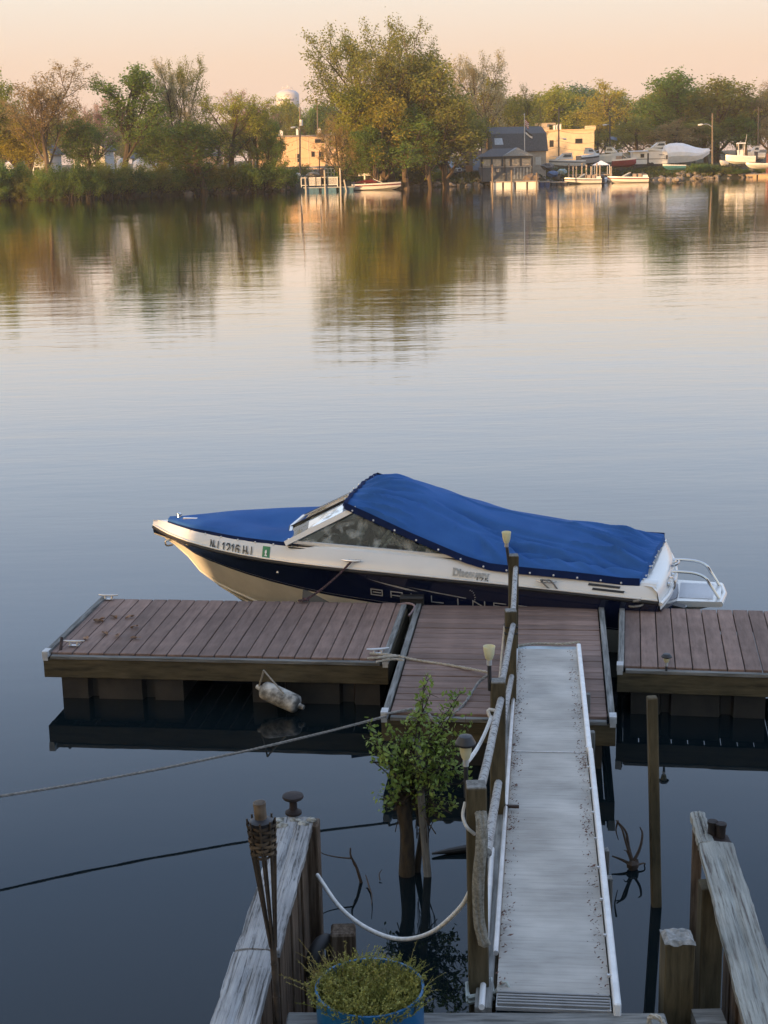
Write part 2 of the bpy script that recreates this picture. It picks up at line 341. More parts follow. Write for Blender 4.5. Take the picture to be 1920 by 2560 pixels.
def dock(label, FL, yaw, w, d, along, first=0):
    t = Thing('floating_dock', label, 'dock', (FL[0], FL[1], 0), 'floating docks', R(yaw), True); rg = random.Random(int(w*100)+first)
    p = .1436; gap = .009; T_ = .028; e = .035
    if along == 'y':
        x = e+.004+first*.06
        if first: t.bar('plank', (e+.03, .012, DZ-T_/2), (e+.03, d-.012, DZ-T_/2), .055, T_, DECKW)
        while x+.03 < w-e:
            ww = min(p-gap, w-e-x-.003); z = DZ-T_/2+rg.uniform(-.0025, .0025)
            t.bar('plank', (x+ww/2, .008+rg.uniform(-.003, .003), z), (x+ww/2, d-.008+rg.uniform(-.003, .003), z), round(ww, 3), T_, DECKW); x += p
    else:
        y = .01
        while y+.03 < d:
            ww = min(p-gap-.002, d-y-.008); z = DZ-T_/2+rg.uniform(-.003, .003); t.bar('plank', (e+.012, y+ww/2, z), (w-e-.012, y+ww/2, z), round(ww, 3), T_, DECKW); y += p
    for y in (-.021, d+.021): t.bar('fascia', (-.02, y, DZ-.135), (w+.02, y, DZ-.135), .04, .17, TREAT)
    for x in (-.001, w+.001): t.bar('side_board', (x, .002, DZ-.125), (x, d-.002, DZ-.125), .038, .19, TREAT)
    for x in (.012, w-.012): t.bar('edge_trim', (x, -.01, DZ+.006), (x, d+.01, DZ+.006), .05, .03, GREYW, bev=.003)
    t.bar('front_angle', (.05, -.024, DZ-.032), (w-.05, -.024, DZ-.032), .052, .03, GREYW, bev=.003)
    for x in (-.024, w-.03):
        m = MB(); m.box(x, x+.055, -.05, .05, DZ-.03, DZ+.024); m.box(x+.004, x+.05, -.053, -.046, DZ-.06, DZ+.015); t.part('corner_bracket', m, M('bracket_grey_white', (.36, .37, .38), .55, vs=20, col2=(.52, .53, .53)))
    def fl(x0, x1, ribs):
        for ya, yb in ((.06, d-.06),):
            poly = [(x0, ya)]; 
            for r0, r1 in ribs: poly += [(x0+r0, ya), (x0+r0+.02, ya+.07), (x0+r1-.02, ya+.07), (x0+r1, ya)]
            poly += [(x1, ya), (x1, yb), (x0, yb)]
            m = MB(); m.prism([(a, b, -.16) for a, b in poly], (0, 0, .38)); t.part('float', m, PLAST)
    if along == 'y':
        fl(.10, 1.22, [(.24, .34), (.74, .86)]); fl(1.85, min(w, 3.05)-.06, [(.22, .3), (.78, .92)])
    else: fl(.08, w-.08, [(.3, .4), (1.1, 1.2)])
    return t
dkL = dock('brown plank floating dock on the left, a white fender hung from its front', (-3.045, 12.587), -7.2, 3.06, 1.66, 'y', 1)
dkM = dock('middle brown floating dock that the gangway lands on, planks laid crosswise', (-.032, 10.929), -6.8, 1.777, 2.88, 'x')
dkR = dock('brown plank floating dock on the right, cut by the picture edge', (1.97, 11.895), -9.5, 3.2, 1.70, 'y')
def dk(dock_, x, y, z=DZ+.01):
    a = dock_.o.rotation_euler.z; l_ = dock_.o.location; return Vector((l_.x+x*math.cos(a)-y*math.sin(a), l_.y+x*math.sin(a)+y*math.cos(a), z))
cleat('dock_cleat', dk(dkL, .2, .17), R(-5), ALU, label='grey cleat near the front left corner of the left dock')
cleat('dock_cleat', dk(dkL, .08, 1.6), R(-7), ALU, label='grey cleat at the back left corner of the left dock')
cleat('dock_cleat', az(945, 1634, DZ), R(8), ALU, label='grey cleat with tan rope by the gap between left and middle dock')
m = MB(); m.tube([az(150, 1644, DZ-.05), az(155, 1602, DZ+.05)+Vector((0, 0, .03))], .014, 8); m.tube([az(150, 1644, DZ-.05), az(150, 1644, DZ-.05)+Vector((0, 0, -.06))], .02, 8)
solo('steel_pin', m, RUST, 'short dark steel pin standing at the front left dock corner', 'pin', loc=az(150, 1644, DZ-.05), sm=40)
# black corner bumper between left and middle dock
m = MB(); c = az(1028, 1508, DZ); m.prism([(c.x-.11, c.y-.06, DZ-.08), (c.x+.12, c.y-.08, DZ-.08), (c.x+.13, c.y+.06, DZ-.08), (c.x-.1, c.y+.08, DZ-.08)], (0, 0, .15))
m.tube([c+Vector((-.11, -.06, .07)), c+Vector((.12, -.08, .07))], .02, 8); solo('corner_bumper', m, BLACK, 'black rubber bumper over the back corner gap of the left dock', 'bumper', loc=c)
m = MB(); m.rope([c+Vector((-.12, -.09, .02)), c+Vector((-.03, -.1, .03)), c+Vector((.03, -.16, .02)), c+Vector((.0, -.32, .01)), c+Vector((-.03, -.4, .0))], .011); solo('rope_tail', m, M('pink_rope', (.33, .24, .24), .9), 'frayed pinkish rope tail lying at the black bumper', 'rope', loc=c)
# the fender
fd = Thing('boat_fender', 'dirty white fender hanging in front of the left dock', 'fender', az(702, 1752, .12))
a = Vector(az(655, 1722, .17))+Vector((0, -.05, .02)); b = Vector(az(748, 1772, .06))+Vector((0, -.0, .03)); L_ = (b-a).length; d = (b-a).normalized()
FEND = M('fender_vinyl', (.10, .095, .085), .75, vs=9, col2=(.55, .53, .48), lo=.38, hi=.62, bump=.5, bs=30)
m = MB(); prof = [(0, .028), (.03, .06), (.07, .078), (.12, .083), (.5, .084), (.88, .083), (.93, .078), (.97, .06), (1, .028)]
m.tube([a.lerp(b, t) for t, _ in prof], [r for _, r in prof], 16); fd.part('body', m, FEND, sm=40)
for p, q in ((a, a-d*.05), (b, b+d*.05)): m = MB(); m.tube([p, q], [.026, .02], 10); fd.part('end_fitting', m, FEND, sm=40)
top = az(660, 1657, DZ)+Vector((0, -.055, 0)); top.z = .40
for p in (a-d*.03, a.lerp(b, .62)+Vector((0, -.05, .07))): m = MB(); m.tube(sag(top, p, .004, 8), .008, 6); fd.part('line', m, ROPE_T)
# ================================================================== GANGWAY
GA, GB = az(1219, 2516, 1.10), az(1549, 2516, 1.10); GC, GD = az(1447, 1621, .53), az(1291, 1623, .53)
gw = Thing('gangway', 'long narrow grey gangway ramp leading down to the middle dock', 'gangway', (GA+GB)/2)
c0, c1 = (GA+GB)/2, (GC+GD)/2; gd = (c1-c0).normalized(); gs = gd.cross(Vector((0, 0, 1))).normalized(); gn = gs.cross(gd); GW = .55
def gp(s, v, h=0): return c0+gd*s+gs*v+gn*h
GL = (c1-c0).length
def gfind(py):
    lo, hi = 0, GL
    for _ in range(40):
        md = (lo+hi)/2
        if proj(gp(md, 0))[1] > py: lo = md
        else: hi = md
    return lo
sj, srib = gfind(1880), gfind(2482)
PLY = WOOD('weathered_ply', (.33, .315, .29), (.40, .38, .345), (.445, .425, .39), st=(22, 1.6, 12), vs=2.2, bump=.10, rough=.75, rnd=.04)
def slab(s0, s1, name, h=-.012, mat=PLY, w=GW-.05, th=.02): return gw.bar(name, gp(s0, 0, h), gp(s1, 0, h), w, th, mat, up=gn, bev=.002)
slab(srib+.004, sj-.006, 'deck_panel'); slab(sj+.006, GL, 'deck_panel', -.006)
slab(sj-.007, sj+.007, 'joint_strip', .001, M('dull_strip', (.44, .44, .44), .6, vs=30, col2=(.56, .56, .56)), GW-.06, .006)
k = 0; s_ = 0.0
while s_ < srib-.005: gw.bar('tread_rib', gp(s_+.008, -GW/2+.03, 0), gp(s_+.008, GW/2-.03, 0), .012, .012, M('grey_rib', (.26, .26, .26), .5, .5, vs=9), up=gn, bev=.002); s_ += .026
slab(0, srib, 'tread_plate', -.02, ALU)
gw.bar('side_rail', gp(-.03, GW/2-.002, .0), gp(sj, GW/2-.002, .0), .033, .075, WHITE, up=gn, bev=.006)
gw.bar('side_rail', gp(sj, GW/2-.008, .0), gp(GL+.06, GW/2-.008, .0), .035, .075, WHITE, up=gn, bev=.006)
m = MB(); m.tube([gp(.45, -GW/2+.012, .025), gp(GL, -GW/2+.012, .025)], .013, 8); gw.part('edge_pipe', m, ALU, sm=40)
gw.bar('side_channel', gp(.0, -GW/2-.03, -.03), gp(GL-.1, -GW/2-.03, -.03), .075, .03, GREYW, up=gn)
gw.bar('stringer', gp(.2, -GW/2-.0, -.09), gp(GL-.1, -GW/2, -.09), .04, .11, TREAT, up=gn); gw.bar('stringer', gp(.2, GW/2-.02, -.1), gp(GL-.1, GW/2-.02, -.1), .04, .1, TREAT, up=gn)
for k in range(9): gw.bar('rail_bolt', gp(.25+k*.42, GW/2-.035, .03), gp(.25+k*.42, GW/2-.02, .03), .014, .014, ALU, up=gn, bev=.002)
m = MB(); m.tube([az(1231, 2123, .93)+Vector((0, 0, 0)), az(1204, 2518, 1.1)], .014, 10); gw.part('lower_pipe', m, WHITE, sm=40)
m = MB(); m.beam(gp(GL+.0, -GW/2-.02, .0), gp(GL+.0, GW/2, .0), .10, .012); gw.part('end_plate', m, M('pale_blue_metal', (.30, .37, .40), .5, .3, vs=8, col2=(.42, .47, .5)))
m = MB(); m.rope([gp(GL+.02, -GW/2+.02, .02), gp(GL+.1, -.1, .02), gp(GL+.06, .12, .03), gp(GL+.1, GW/2, .04)], .012); gw.part('end_rope', m, ROPE_T)
m = MB(); m.beam(gp(2.42, -GW/2-.05, .03), gp(2.42, -GW/2+.09, .03), .02, .015); gw.part('cross_bolt', m, RUST)
for s_, sd, z1 in ((1.95, 1, .95), (1.55, 1, .93), (4.2, 1, .7), (5.2, 1, .62), (5.9, -1, .55)):
    p = gp(s_, sd*(GW/2-.01), -.02); gw.bar('support_leg', (p.x+sd*.035, p.y, -.45), (p.x+sd*.035, p.y, p.z-.02), .05, .05, GREYW, up=(0, 1, 0))
# handrail posts and pipe
PIPE = M('mouldy_pvc', (.07, .07, .07), .6, vs=38, col2=(.33, .335, .33), lo=.40, hi=.50, bump=.2)
hr = Thing('handrail', 'old handrail of square posts and mouldy white pipe left of the gangway', 'handrail', az(1200, 2518, 1.0))
posts = [(1190, 1962, 6.0, -.5, 1200, .089), (1245, 1702, 8.2, .55, 1237, .086), (1277, 1526, 10.55, .40, 1275, .086), (1284, 1388, 12.1, .40, 1281, .082)]
PT = []
for px, py, Y, zb, bx, w in posts:
    tp = aY(px, py, Y); b_ = Vector((tp.x+(.012 if Y < 7 else -.01), Y-.02, zb)); PT.append((tp, b_, w))
    hr.bar('post', b_, tp, w, w, TREAT, up=(0, 1, 0), bev=.006)
    hr.bar('post_top', tp+Vector((0, 0, -.004)), tp+Vector((0, 0, .006)), w-.004, w-.004, GREYW, up=(0, 1, 0), bev=.003)
for (tp, _, w), (tn, _, wn) in ((PT[3], PT[2]), (PT[2], PT[1]), (PT[1], PT[0])):
    a = tp+Vector((.012, -w/2-.01, -.10)); b = tn+Vector((.02, wn/2+.015, -.06)); m = MB(); m.tube(smooth([a, a.lerp(b, .33)+Vector((0, 0, .005)), a.lerp(b, .66)+Vector((0, 0, -.012)), b], 8), .021, 10); hr.part('rail_pipe', m, PIPE, sm=50)
m = MB(); m.tube([PT[1][0]+Vector((-.005, -.06, -.62)), PT[0][0]+Vector((.05, .07, -.36))], .024, 10); hr.part('lower_rail', m, PIPE, sm=50)
m = MB(); m.tube([PT[2][0]+Vector((-.0, -.06, -.5)), PT[1][0]+Vector((.03, .06, -.3))], .02, 10); hr.part('lower_rail', m, PIPE, sm=50)
m = MB()
for z in (.12, .17): 
    tp, _, w = PT[2]; m.tube([tp+Vector((a*w*.53, b*w*.53, -z)) for a, b in ((-1, -1), (1, -1), (1, 1), (-1, 1), (-1, -1))], .006, 6)
hr.part('wire_wrap', m, BLACK)
# rope bundle hung on the front post, thin ropes
tp = PT[0][0]; fy = tp.y-.05
FIBRE = M('hairy_rope', (.17, .16, .13), .95, vs=60, col2=(.33, .32, .28), bump=1, bs=160)
pts = [Vector((tp.x+.015, fy+.03, tp.z-.115)), Vector((tp.x+.016, fy-.03, tp.z-.13)), Vector((tp.x+.012, fy-.06, tp.z-.25)), Vector((tp.x+.004, fy-.055, tp.z-.42)), Vector((tp.x+.004, fy-.05, tp.z-.6)), Vector((tp.x+.02, fy-.05, tp.z-.70)), Vector((tp.x+.024, fy-.03, tp.z-.71))]
m = MB()
q = smooth(pts, 40)
for k in range(5):
    m.tube([p+Vector((.014*math.cos(k*1.256+i*.1), .012*math.sin(k*1.256+i*.1), 0)) for i, p in enumerate(q)], [.014+.004*math.sin(i*.35+k) for i in range(40)], 6)
solo('hanging_rope', m, FIBRE, 'thick hairy rope bundle hanging down the front gangway post', 'rope', loc=tp, sm=60)
wl = aY(793, 2187, 7.15); e0 = aY(1179, 2219, 5.98)
m = MB(); cat_ = [e0, aY(1150, 2270, 6.1), aY(1080, 2330, 6.35), aY(1000, 2348, 6.5), aY(920, 2322, 6.7), aY(850, 2268, 6.9), wl]; m.tube(smooth(cat_, 40), .011, 8)
solo('white_rope', m, ROPE_W, 'thin white rope sagging from the left bulkhead to the gangway post', 'rope', loc=e0, sm=60)
m = MB(); m.tube(smooth([Vector((tp.x-.01, fy-.0, tp.z-.21)), Vector((tp.x-.045, fy-.01, tp.z-.17)), Vector((tp.x-.06, fy+.02, tp.z-.13)), Vector((tp.x-.047, fy+.05, tp.z-.08))], 12), .008, 6); solo('rope_loop', m, ROPE_W, 'small white rope loop on the left side of the front post', 'rope', loc=tp)
tb = PT[1][0]
m = MB(); m.tube(smooth([tb+Vector((.0, -.05, -.17)), tb+Vector((-.06, -.05, -.16)), tb+Vector((-.05, -.06, -.21))], 8)+[Vector(v) for v in sag(tb+Vector((-.045, -.06, -.2)), PT[0][0]+Vector((-.02, .3, -.02)), .03, 10)], .011, 6); solo('guard_rope', m, ROPE_W, 'white rope stretched beside the rail between the two nearest posts', 'rope', loc=tb)
m = MB(); tc_ = PT[2][0]; m.tube(smooth([tc_+Vector((-.045, 0, -.12)), tc_+Vector((-.075, -.02, -.4)), tc_+Vector((-.09, -.03, -.62)), tc_+Vector((-.06, -.05, -.75)), tc_+Vector((.0, -.05, -.76))], 14), .009, 6); solo('rope_loop', m, ROPE_W, 'white cord hanging in a bow from the third gangway post', 'rope', loc=tc_)
m = MB(); pb = PT[0][1]
for z in (1.02, 1.045): m.tube([(tp.x+.01+a*.056, tp.y-.02+b*.056, z+.01*a) for a, b in ((-1, -1), (1, -1), (1, 1), (-1, 1), (-1, -1))], .011, 6)
m.tube(smooth([(tp.x+.06, tp.y-.07, 1.03), (tp.x+.12, tp.y-.06, 1.10), (tp.x+.15, tp.y-.1, 1.04)], 8), .008, 6); solo('lashing', m, M('green_white_rope', (.42, .46, .44), .9), 'pale rope lashing round the foot of the front post', 'rope', loc=(tp.x, tp.y, 1.0))
# ropes on the docks
rg = random.Random(5)
m = MB(); s0 = az(925, 1634, DZ+.02); e1 = az(1222, 1681, DZ+.04)
m.rope([s0, az(985, 1639, DZ+.03), az(1040, 1650, DZ+.012), az(1130, 1664, DZ+.012), e1], .013); m.rope([az(918, 1646, DZ+.03), az(960, 1643, DZ+.04), az(1000, 1640, DZ+.03)], .012); m.rope([az(940, 1655, DZ+.02), az(985, 1648, DZ+.03), az(1010, 1652, DZ+.02)], .012)
solo('dock_line', m, ROPE_T, 'tan rope tied on the cleat and run across to the gangway post', 'rope', loc=s0)
m = MB(); m.rope([az(1222, 1686, DZ+.1), az(1195, 1708, DZ+.05), az(1160, 1760, DZ+.012), az(1118, 1795, DZ-.02)+Vector((0, -.04, 0)), az(1100, 1806, DZ-.06)+Vector((0, -.06, 0)), az(1080, 1792, DZ-.02)+Vector((0, -.04, 0)), az(1062, 1772, DZ+.012), az(1045, 1768, DZ+.02), az(1038, 1776, DZ+.03), az(1056, 1781, DZ+.03), az(1072, 1775, DZ+.02)], .014)
solo('dock_line', m, ROPE_G, 'grey rope curving over the front edge of the middle dock', 'rope', loc=az(1160, 1760, DZ))
m = MB(); 
for k in range(4): m.tube(smooth([PT[2][0]+Vector((-.05+.01*k, -.06, -.55-.02*k)), PT[2][0]+Vector((-.12, -.05, -.62-.05*k)), PT[2][0]+Vector((-.08, -.07, -.72-.03*k)), PT[2][0]+Vector((-.04, -.06, -.6-.02*k))], 12), .011, 6)
solo('rope_coil', m, M('green_grey_rope', (.20, .22, .17), .9, vs=30), 'small tangle of greenish rope by the second solar cup', 'rope', loc=PT[2][0])
a = az(965, 1785, DZ+.0); b = aY(-8, 1989, 7.6); b.z = max(.35, b.z)
m = MB(); b = az(-30, 1995, .36); m.rope(sag(a+Vector((0, -.05, 0)), b, .05, 16), .011); solo('mooring_rope', m, ROPE_G, 'long grey rope from the middle dock corner off to the left edge', 'rope', loc=a)
m = MB(); m.rope([az(965, 1785, DZ+.02), az(1000, 1778, DZ+.02), az(1030, 1772, DZ+.02)], .011); solo('rope_end', m, ROPE_G, 'rope end lying on the front left corner of the middle dock', 'rope', loc=a)
# mooring lines of the boat are made with the boat
# dead leaves: separate ones on the left dock, a litter along the gangway edges
LEAF = M('dead_leaf', (.13, .07, .04), .85, vs=20, col2=(.28, .17, .10), rnd=.3)
def leafmb(rg, s=.05):
    m = MB(); w = s*.5; P = [[(-s+s*2*i/4, (j-1)*w*math.sin(math.pi*(i+.35)/4.7), rg.uniform(0, .018)+abs(j-1)*.012) for j in range(3)] for i in range(5)]; return m.grid(P)
for k, (px, py) in enumerate([(250, 1552), (285, 1545), (325, 1545), (215, 1598), (293, 1592), (335, 1570), (338, 1598), (246, 1556), (262, 1586)]):
    p = az(px, py, DZ+.004); o = solo('dead_leaf', leafmb(rg), LEAF, 'curled dry brown leaf lying on the left dock', 'leaf', 'dry leaves on the left dock'); o.location = p; o.rotation_euler = (0, 0, rg.uniform(0, 6.28))
m = MB()
for k in range(1100):
    sd = -1 if k < 640 else 1; s_ = rg.uniform(.1, GL) if k % 3 else rg.choice([3.3, 3.35, 4.6, .9, 2.2, 2.3])+rg.gauss(0, .12)
    v = sd*(GW/2-.055)+rg.gauss(0, .018)*(1 if sd < 0 else .7)-(rg.random() < .35)*sd*.03+(sd < 0)*(-.02)
    p = gp(min(GL, max(.05, s_)), v, .004+rg.random()*.012); a = rg.uniform(0, 6.28); L_ = rg.uniform(.003, .011)*(1.9 if rg.random() < .06 else 1); w = L_*rg.uniform(.15, .6)
    x = (gd*math.cos(a)+gs*math.sin(a))*L_; y = (gs*math.cos(a)-gd*math.sin(a))*w; m.quad(p-x, p-y+gn*.004, p+x+gn*.006, p+y)
solo('leaf_litter', m, M('red_leaf_litter', (.07, .04, .033), .9, vs=30, col2=(.17, .09, .065)), 'reddish brown leaf and twig litter along both gangway edges', 'leaf litter', kind='stuff')
# ================================================================== BULKHEADS at the bottom of the picture
CAPW = WOOD('bleached_timber', (.07, .068, .064), (.30, .30, .30), (.42, .42, .415), st=(.6, 20, 20), vs=4, bump=.8, rough=.85, rnd=.05, crack=.03)
CAPG = WOOD('mossy_bleached_timber', (.075, .058, .05), (.26, .265, .24), (.38, .385, .355), st=(.6, 16, 16), vs=3.5, bump=.8, rough=.85, rnd=.05, crack=.02)
SHEET = WOOD('sheet_pile_timber', (.035, .022, .014), (.075, .05, .032), (.17, .13, .095), st=(1, 14, 14), vs=3, bump=.5, rnd=.25)
def wavyboard(p0, p1, w0, w1, th, rg, n=40, j=9):
    """a worn timber cap: uneven edges, raised grain and splits; returned in a frame whose X is the grain"""
    p0 = Vector(p0); p1 = Vector(p1); L_ = (p1-p0).length; ev = [[.0025*math.sin(i*.5+e*2)+rg.uniform(-.002, .002) for i in range(n)] for e in (0, 1)]
    top = []
    for i in range(n):
        t = i/(n-1); w = w0+(w1-w0)*t; row = []
        for k in range(j):
            q = k/(j-1); y = -w/2-ev[0][i]+(w+ev[0][i]+ev[1][i])*q
            dome = -.010*abs(2*q-1)**3; groove = -.012*(abs(q-.5+.04*math.sin(t*9)) < .05)*(.1 < t < .75)
            row.append((L_*t, y, dome+groove+rg.uniform(-.0025, .0025)))
        top.append(row)
    m = MB(); m.grid(top); o = len(m.v); lo = [[(r[0][0], r[0][1], -th), (r[-1][0], r[-1][1], -th)] for r in top]
    for i in range(n-1):
        m.add([top[i][0], lo[i][0], lo[i+1][0], top[i+1][0]], [(0, 1, 2, 3)]); m.add([top[i][-1], top[i+1][-1], lo[i+1][1], lo[i][1]], [(0, 1, 2, 3)])
    for i in (0, n-1): m.add(list(top[i])+[lo[i][1], lo[i][0]], [tuple(range(j+2))])
    return m, L_
def capboard(t, name, p0, p1, w0, w1, th, mat, rg):
    m, L_ = wavyboard(p0, p1, w0, w1, th, rg); d = (Vector(p1)-Vector(p0)).normalized(); y = Vector((0, 0, 1)).cross(d).normalized(); z = d.cross(y); p = Vector(p0)-Vector(t.off)
    o = obj(name, m.mesh(name), mat, t.o); o.matrix_basis = Matrix(((d.x, y.x, z.x, p.x), (d.y, y.y, z.y, p.y), (d.z, y.z, z.z, p.z), (0, 0, 0, 1))); setsmooth(o.data, 35); return o
rg = random.Random(11); ZC = 1.25
lb = Thing('bulkhead_wall', 'weathered timber bulkhead on the left, its cap running out to a mushroom bollard', 'bulkhead', az(700, 2400, ZC)*1, 'timber bulkheads')
a0 = (az(697, 2043, ZC)+az(786, 2040, ZC))/2; a1 = (az(595, 2368, ZC)+az(692, 2373, ZC))/2; dd = (a1-a0).normalized(); wL = (az(786, 2040, ZC)-az(697, 2043, ZC)).length*.98
capboard(lb, 'cap_board', a0, a1, wL, wL+.012, .045, CAPW, rg)
a2 = a1+dd*1.6; capboard(lb, 'cap_board', a1+dd*.006+Vector((-.012, 0, -.006)), a2+Vector((-.012, 0, -.006)), wL+.005, wL+.0, .05, CAPW, rg)
nrm = Vector((-dd.y, dd.x, 0))
if nrm.x < 0: nrm = -nrm
s_ = .06; k = 0; LT = (a2-a0).length
while s_ < LT:
    w = rg.choice([.085, .1, .12, .14]); base = a0+dd*(s_+w/2)+nrm*(wL/2-.045+rg.uniform(-.012, .012)); lb.bar('sheet_board', (base.x, base.y, -.6), (base.x, base.y, ZC-.05), .05, round(w-.008, 3), SHEET, up=dd); s_ += w
e = a0+dd*.03+nrm*(wL/2-.015); lb.bar('end_post', (e.x, e.y, -.6), (e.x, e.y, ZC-.015), .09, .1, SHEET, up=dd, bev=.006)
m = MB(); c = a0+dd*.0
for k in range(9): q = a0+dd*rg.uniform(.0, .13)+nrm*rg.uniform(-.1, .1); m.blob((q.x, q.y, ZC+.0), .03, .02, .014, rg)
lb.part('end_debris', m, M('lichen', (.10, .10, .085), .95, vs=30, col2=(.42, .42, .38)))
mb_ = MB(); c = az(734, 2035, ZC); c.z = ZC+.003; bl = Thing('mushroom_bollard', 'dark rusty mushroom bollard on the end of the left bulkhead cap', 'bollard', c)
mb_.lathe([(.045, 0), (.045, .012), (.022, .025), (.02, .085)], 16, c); IRON = M('black_iron', (.012, .010, .010), .7, .3, vs=14, col2=(.034, .022, .020), bump=.4); bl.part('stem', mb_, IRON, sm=40)
m = MB(); m.lathe([(.02, .085), (.052, .088), (.058, .096), (.056, .106), (.03, .112), (0.002, .113)], 20, c); bl.part('head', m, IRON, sm=40)
# right bulkhead
rb = Thing('bulkhead_wall', 'weathered timber bulkhead at the lower right with black bitts on it', 'bulkhead', az(1830, 2400, ZC)*1, 'timber bulkheads')
b0 = (az(1748, 2104, ZC)+az(1832, 2102, ZC))/2; b1 = (az(1866, 2560, ZC)+az(1978, 2560, ZC))/2; db = (b1-b0).normalized(); wR = (az(1832, 2102, ZC)-az(1748, 2104, ZC)).length
capboard(rb, 'cap_board', b0, b1+db*.3, wR, wR+.02, .05, CAPG, rg)
c0_ = (az(1726, 2028, ZC)+az(1763, 2027, ZC))/2; capboard(rb, 'cap_board', c0_, (az(1747, 2106, ZC)+az(1788, 2104, ZC))/2-db*.004, .075, .085, .05, CAPG, rg)
nb_ = Vector((db.y, -db.x, 0))
if nb_.x > 0: nb_ = -nb_
e = aY(1775, 2300, 6.62); rb.bar('wall_post', (e.x, e.y, -.6), (e.x, e.y, ZC-.052), .11, .11, TREAT, up=(0, 1, 0), bev=.006)
s_ = .72; LT = (b1-b0).length+.2
while s_ < LT:
    w = rg.choice([.085, .1, .12]); p = b0+db*(s_+w/2)+nb_*(wR/2-.05+rg.uniform(-.01, .01)); rb.bar('sheet_board', (p.x, p.y, -.6), (p.x, p.y, ZC-.052), .05, round(w-.008, 3), SHEET, up=db); s_ += w
p = c0_+db*.02; rb.bar('sheet_board', (p.x, p.y+.005, -.6), (p.x, p.y+.005, ZC-.052), .05, .05, SHEET, up=db)
bt = Thing('double_bitts', 'black iron bitts beside the end of the right bulkhead cap', 'bitts', az(1795, 2080, ZC))
for px, py in ((1781, 2082), (1802, 2088)):
    q = az(px, py, ZC); m = MB(); m.tube([(q.x, q.y, ZC-.08), (q.x, q.y, ZC+.055)], .024, 12); m.tube([(q.x, q.y, ZC+.05), (q.x, q.y, ZC+.066)], .028, 12); bt.part('bitt', m, IRON, sm=40)
q = az(1795, 2094, ZC); m = MB(); m.box(q.x-.075, q.x+.06, q.y-.04, q.y+.05, ZC-.05, ZC-.01); bt.part('base', m, IRON)
# cross board at the gangway foot, piles, stubs
cbm = Thing('sill_board', 'grey weathered board across the foot of the gangway', 'board', az(1300, 2540, 1.08))
y0_ = az(1300, 2526, 1.085).y
cbm.bar('board', (-.47, y0_-.075+.035, 1.06), (1.16, y0_-.075-.035, 1.06), .14, .05, GREYW, bev=.006)
cbm.bar('back_board', (-.47, y0_-.02+.035, .96), (1.16, y0_-.02-.035, .96), .04, .145, TREAT, bev=.004)
p = aY(1694, 2350, 5.9); 
pl = Thing('timber_pile', 'short square timber pile standing right of the gangway foot', 'pile', (p.x, p.y, .3), 'timber piles')
tz = aY(1694, 2338, 5.9).z; pl.bar('shaft', (p.x, p.y, -.5), (p.x, p.y, tz-.012), .132, .132, TREAT, up=(0, 1, 0), bev=.006)
m = MB(); rg2 = random.Random(2); m.grid([[(p.x-.068+.0194*i, p.y-.068+.0194*j, tz-.012+(.016 if 0 < i < 7 and 0 < j < 7 else 0)+rg2.uniform(-.006, .006)) for i in range(8)] for j in range(8)]); pl.part('crumbled_top', m, M('bleached_end_grain', (.15, .15, .14), .9, vs=30, col2=(.34, .34, .33), bump=.6))
p = aY(858, 2330, 6.75); pl = Thing('timber_pile', 'dark timber pile end behind the blue barrel', 'pile', (p.x, p.y, .3), 'timber piles')
tz = aY(858, 2322, 6.75).z; pl.bar('shaft', (p.x, p.y, -.5), (p.x, p.y, tz), .125, .125, SHEET, up=(0, 1, 0), bev=.01)
pl.bar('strap_board', (p.x-.13, p.y-.09, tz-.16), (p.x+.06, p.y-.09, tz-.16), .03, .09, SHEET)
m = MB(); c = aY(806, 2400, 6.7); m.tube([c+Vector((.10*math.cos(q)*.5, .08*math.cos(q), .10*math.sin(q))) for q in [i*math.pi*2/20 for i in range(21)]], .035, 10); solo('old_tyre', m, BLACK, 'black tyre hung against the bulkhead beside the dark pile', 'tyre', loc=c, sm=60)
p = aY(1735, 2552, 5.75); m = MB(); m.box(p.x-.0, p.x+.13, p.y-.1, p.y+.06, .9, p.z+.02); solo('timber_block', m, GREYW, 'grey timber block at the foot of the right bulkhead', 'block', loc=p)
m = MB(); p = aY(1650, 2530, 5.6); m.rope([Vector((p.x-.04, p.y, 1.06)), Vector((p.x-.045, p.y-.01, 1.13)), Vector((p.x-.0, p.y-.03, 1.13)), Vector((p.x+.02, p.y-.06, 1.07)), Vector((p.x+.06, p.y-.12, 1.02))], .012); solo('rope_loop', m, ROPE_T, 'loop of pale rope at the right end of the sill board', 'rope', loc=p)
for k, (x0, x1, y) in enumerate(((-.62, .3, 5.42), (-.62, .3, 5.26))):
    props(bar('walk_board', (x0, y, .95), (x1+1.4, y-.04, .95), .15, .04, GREYW), ('grey walk board just behind the sill board', 'grey walk board nearest the viewer under the blue barrel')[k], 'board')
# slim pole, right
pq = az(1650, 2262, 0); ptp = aY(1630, 1742, pq.y-.02); props(bar('mooring_pole', (pq.x, pq.y, -.6), ptp, .062, .062, TREAT, None, (0, 1, 0), .006), 'slim upright timber pole standing in the water right of the gangway', 'pole')
pq = az(1074, 2195, 0); ptp = aY(1040, 1848, pq.y+.1); props(bar('grey_stake', (pq.x+.02, pq.y, -.5), ptp, .052, .045, GREYW, None, (0, 1, 0), .006), 'leaning grey stake in front of the green bush', 'stake')
m = MB(); m.tube([az(1120, 2128, .02), az(1185, 2118, .03)], [.02, .028], 8); m.tube([az(1080, 2134, .02), az(1120, 2128, .02)], [.008, .02], 8); solo('floating_pole', m, M('wet_wood', (.018, .015, .012), .4), 'dark wet pole lying on the water beside the front post', 'pole', loc=az(1150, 2123, 0))
